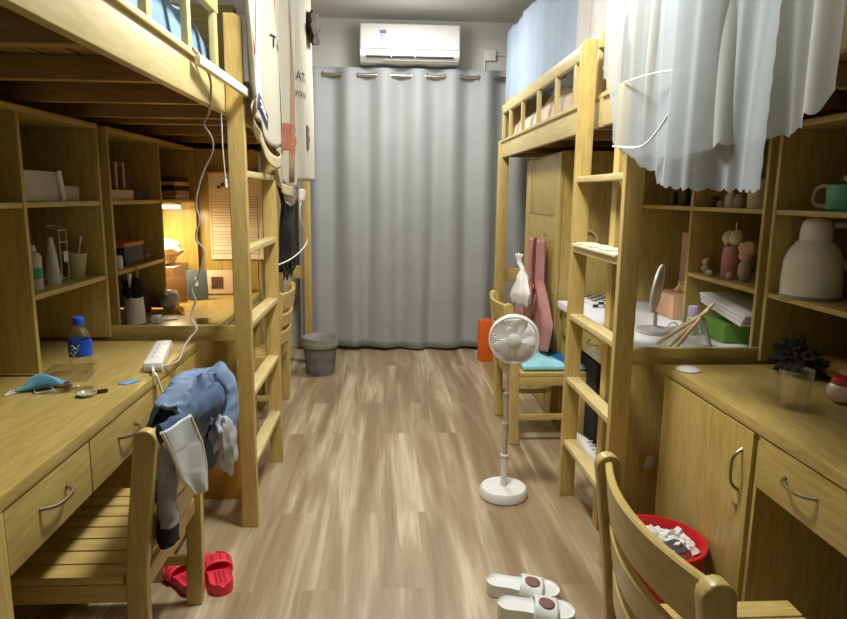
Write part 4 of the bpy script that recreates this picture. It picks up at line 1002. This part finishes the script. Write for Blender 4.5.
for i in range(7):
    for j in range(6):
        if (i + j) % 2 == 0: g.box(1.13 + i * .03, 1.13 + (i + 1) * .03, 3.425 + j * .036, 3.425 + (j + 1) * .036, ZF + .0355, ZF + .0365, 0)
build('checks', g, mat('check_black', (44, 40, 60), .6), t)
# hoop headband hanging on wardrobe side
t = thing('headband', 'pale pink hoop hanging on the wardrobe side behind the right ladder', 'headband', (1.17, 3.70, 1.1))
c0 = (1.165, 3.700, 1.10)
build('hoop', G().tube([(c0[0] + .062 * math.cos(-.6 + q * (PI + 1.2) / 20), c0[1], c0[2] + .062 * math.sin(-.6 + q * (PI + 1.2) / 20)) for q in range(21)], .006, 8), mat('pale_pink', (216, 186, 160), .5), t)
build('bead', G().blob((c0[0] - .03, c0[1], c0[2] - .07), (.022, .012, .014), .1, 2, 1, 2), mat('pink_bead', (216, 170, 160), .5), t)

# figurines on the far right bookcase
t = thing('toy_bottle', 'pink tinted bottle with a fluffy top on the far right middle shelf', 'bottle', (1.50, 2.70, Z1))
build('bottle_body', G().lathe([(.036, 0), (.04, .006), (.04, .11), (.034, .13), (.028, .135)], (1.49, 2.705, Z1), 28), mat('pink_glass', (196, 138, 130), .3), t)
g = G(); g.blob((1.49, 2.735, Z1 + .165), (.03, .03, .034), .15, 2, 1, 3); g.blob((1.49, 2.68, Z1 + .17), (.028, .026, .034), .15, 2, 4, 3)
build('fluffy_top', g, mat('fluff', (206, 190, 160), .95), t)
build('wick', G().tube([(1.49, 2.69, Z1 + .19), (1.49, 2.692, Z1 + .235)], .002, 5), white, t)
t = thing('figurine', 'small cream bear like figurine at the left of the far right middle shelf', 'figurine', (1.46, 2.865, Z1))
g = G(); g.blob((1.46, 2.865, Z1 + .02), (.02, .02, .021), .05, 2, 1, 3); g.blob((1.46, 2.865, Z1 + .05), (.018, .018, .017), .05, 2, 2, 3)
for dy in (-.012, .012): g.blob((1.46, 2.865 + dy, Z1 + .066), (.006, .006, .007), 0, 2, 1, 2)
build('figure_body', g, mat('cream_fig', (206, 196, 160), .6), t)
t = thing('figurine', 'plush doll with a bonnet beside the pink bottle', 'figurine', (1.47, 2.59, Z1))
g = G(); g.blob((1.47, 2.565, Z1 + .045), (.025, .025, .045), .1, 2, 1, 3); build('doll_body', g, mat('doll_grey', (176, 166, 150), .9), t)
build('doll_head', G().blob((1.47, 2.565, Z1 + .105), (.026, .028, .026), .05, 2, 1, 3), mat('doll_skin', (212, 170, 146), .8), t)
build('bonnet', G().blob((1.478, 2.565, Z1 + .135), (.034, .045, .028), .2, 2, 5, 3), mat('bonnet', (204, 172, 146), .9), t)
tag(build('trinket', G().blob((1.44, 2.62, Z1 + .035), (.014, .014, .018), .1, 2, 5, 2), mat('pink_trinket', (222, 170, 170), .6)), 'tiny pink trinket in front of the plush doll', 'trinket')
tag(build('trinket', G().blob((1.43, 2.77, Z1 + .012), (.016, .02, .013), .2, 2, 5, 2), mat('ivory_trinket', (210, 196, 170), .6)), 'tiny ivory trinket left of the pink bottle', 'trinket')
bpy.data.objects['trinket'].location.z = Z1
for i, (y, h, r, c) in enumerate(((3.25, .07, .02, (60, 50, 44)), (3.12, .09, .022, (44, 40, 40)), (3.02, .06, .02, (120, 104, 84)), (2.84, .05, .03, (70, 44, 40)), (2.77, .03, .022, (150, 130, 110)), (2.70, .07, .024, (196, 186, 160)), (2.63, .055, .026, (160, 150, 128)))):
    nmx = ['dark jar at the far end of the far right upper shelf', 'black capped jar second along the far right upper shelf', 'tan jar beside the upright on the far right upper shelf', 'maroon pot under the net hem on the far right upper shelf', 'low beige pot on the far right upper shelf', 'pale jar among small pots under the net hem', 'stone coloured pot next to the white cylinder'][i]
    tag(build('small_jar', G().lathe([(r * .9, 0), (r, .004), (r, h * .7), (r * .6, h * .85), (r * .6, h), (.001, h)], (1.46, y, Z2), 20), mat('jar%d' % i, c, .4)), nmx, 'jar', 'jars on the far right upper shelf')
tag(build('candle_cylinder', G().lathe([(.036, 0), (.038, .004), (.038, .11), (.034, .115), (.001, .115)], (1.46, 2.50, Z2), 28), mat('ivory_cyl', (204, 194, 168), .4)), 'ivory cylinder at the near end of the far right upper shelf', 'container')
tag(build('leaflet', G().obox((1.60, 3.35, 1.0), (.004, .14, .34), b=.001), mat('pink_leaf', (186, 150, 136), .7)), 'pinkish sheet standing at the back of the far right desk', 'paper')

# apron and white bag hanging near the wardrobe
pink = mat('dusty_pink_cloth', (176, 124, 120), .9, var=.12, scale=9)
t = thing('apron', 'dusty pink apron hanging on the right wardrobe door', 'apron', (.97, 4.1, .5))
def ap(u, v):
    top = .30; w = top + (.98 - top) * min(1, max(0, (v - .40) / .35)); y = 4.02 + (u - .5) * w + .10 * max(0, v - .4)
    return (.955 + .020 * math.sin(u * 17 + v * 3) - .02 * v, y, 1.09 - .62 * v - .05 * math.sin(PI * u) * v)
build('cloth_panel', G().sheet(ap, 40, 30), pink, t, thick=.005)
build('strap', G().tube(smooth_pts([(.92, 4.35, .70), (.90, 4.2, .62), (.905, 4.0, .60), (.92, 3.90, .76)]), [.03] * 13, 8, .008), mat('light_pink_strap', (192, 146, 140), .9), t)
build('strap', G().tube(smooth_pts([(.93, 3.98, 1.10), (.925, 3.99, .95), (.93, 3.97, .78)]), .012, 8, .004), mat('dark_pink', (130, 70, 72), .9), t)
build('hook', G().tube([(.998, 3.93, 1.12), (.975, 3.93, 1.115), (.97, 3.93, 1.135)], .004, 6), steel, t)
tag(build('red_tag', G().blob((.90, 3.90, .80), (.012, .045, .03), .2, 2, 2, 2), mat('red_tag', (196, 62, 44), .7)), 'small red charm on the pink apron', 'charm')
t = thing('plastic_bag', 'white knotted plastic bag hanging before the pink apron', 'bag', (.85, 4.0, .68))
g = G(); rows = []
for i in range(20):
    s = i / 19; z = .99 - .29 * s
    r = interp([(0, .045), (.12, .030), (.28, .022), (.5, .07), (.8, .115), (.95, .12), (1, .10)], s); off = interp([(0, .14), (.15, .12), (.3, .03), (.6, 0), (1, .05)], s)
    rows.append([(.845 + r * .45 * math.cos(q * PI / 12) * (1 + .15 * math.sin(q * 3 + s * 4)), 3.90 + off + r * 1.5 * math.sin(q * PI / 12) * (1 + .1 * math.sin(q * 5)), z + .008 * math.sin(q * 2)) for q in range(24)])
R = g.grid(rows, True); g.bm.faces.new(R[0][::-1]); g.bm.faces.new(R[-1]); build('bag_body', g, mat('white_bag', (232, 230, 226), .5, var=.05), t)

# ================================================================ JACKET over the left chair
denim = mat('denim_blue', (118, 138, 168), .9, var=.2, scale=14, bump=.3); pale = mat('pale_grey_lining', (198, 206, 208), .85, var=.06, scale=8)
t = thing('jacket', 'blue jacket with pale grey lining draped over the left chair back', 'jacket', (-.56, 1.85, .5))
def crease(p, k): return (1 - abs(noise.noise(p * k))) ** 2 - .6
def drape(u, v):
    y = 1.60 + .37 * u
    prof = [(0, (-.61, .66)), (.3, (-.605, .76)), (.45, (-.575, .815)), (.58, (-.525, .82)), (.72, (-.505, .76)), (1, (-.505, .64))]
    x = interp([(a, p[0]) for a, p in prof], v); z = interp([(a, p[1]) for a, p in prof], v)
    q = Vector((y * 1.0, v * .45, .3))
    c = crease(q, 11) * .016 + crease(q + Vector((3, 1, 2)), 23) * .008
    x += c * 1.6; z += c + .020 * math.sin(PI * u) - (.05 * u if v > .6 else 0) * (v - .6) * 2.5 + .02 * noise.noise(q * 7)
    return (x, y + .02 * noise.noise(Vector((v * 4, y * 6, 9))), z)
build('jacket_body', G().sheet(drape, 70, 70), denim, t, thick=.010)
def ssleeve(P, r0, r1, seed, m, nm='sleeve'):
    C = smooth_pts(P, 8); n = len(C); g = G(); rows = []
    for i, p in enumerate(C):
        d = (C[min(i + 1, n - 1)] - C[max(i - 1, 0)]).normalized(); a = Vector((1, 0, 0)); a = (a - d * a.dot(d)).normalized(); b = d.cross(a); r_ = r0 + (r1 - r0) * i / n
        row = []
        for q in range(20):
            th = q * PI / 10; o = a * (math.cos(th) * .55) + b * math.sin(th)
            row.append(p + o * r_ * (1 + .5 * crease(p + o * .05 + Vector((seed, 0, 0)), 17)))
        rows.append(row)
    R = g.grid(rows, True); g.bm.faces.new(R[0][::-1]); g.bm.faces.new(R[-1]); return build(nm, g, m, t)
ssleeve([(-.52, 1.47, .795), (-.49, 1.56, .80), (-.478, 1.66, .80), (-.475, 1.76, .785), (-.49, 1.84, .76)], .022, .045, 1, mat('denim_dark', (70, 90, 120), .9, var=.25, scale=18))
ssleeve([(-.51, 1.93, .83), (-.475, 1.945, .77), (-.47, 1.92, .69), (-.485, 1.86, .63), (-.50, 1.78, .62)], .035, .05, 5, denim)
edge0 = [(a, (p[0] * .925, p[1] * .925, 1.35 + (p[2] - 1.35) * .925, 1.35 + (p[3] - 1.35) * .925)) for a, p in [(0, (1.455, 1.63, .805, .785)), (.35, (1.505, 1.70, .735, .69)), (.7, (1.57, 1.74, .645, .60)), (1, (1.70, 1.745, .535, .525))]]
def flap(u, v):
    e = [interp([(a, p[k]) for a, p in edge0], v) for k in range(4)]
    return (-.474 + .012 * u + .003 * math.sin(u * 6 + v * 4), e[0] + (e[1] - e[0]) * u, e[2] + (e[3] - e[2]) * u)
build('lining_flap', G().sheet(flap, 16, 24), pale, t, thick=.006)
g = G(); g.tube([flap(1.0, v / 12) for v in range(13)], .005, 6); g.tube([flap(0.0, v / 12) for v in range(13)], .004, 6); build('zipper', g, mat('zip_ivory', (222, 214, 196), .6), t)
g = G(); g.blob((0, 0, 0), (.034, .062, .115), .30, 2.2, 3, 4)
for v in g.bm.verts:
    k = crease(v.co * 1.0 + Vector((5, 2, 1)), 14); v.co *= 1 + .12 * k
bmesh.ops.transform(g.bm, matrix=Matrix.Translation((-.472, 1.845, .625)) @ Matrix.Rotation(.55, 4, 'X'), verts=g.bm.verts)
build('hood', g, mat('silver_cloth', (180, 184, 190), .6, var=.10), t)
ssleeve([(-.56, 1.62, .72), (-.558, 1.605, .66), (-.556, 1.595, .58), (-.556, 1.59, .505)], .042, .040, 3, mat('grey_sleeve', (156, 154, 152), .85), 'lining_sleeve')
ssleeve([(-.556, 1.59, .51), (-.556, 1.589, .49), (-.557, 1.59, .465)], .043, .042, 4, mat('navy_cuff', (26, 28, 40), .85), 'cuff')
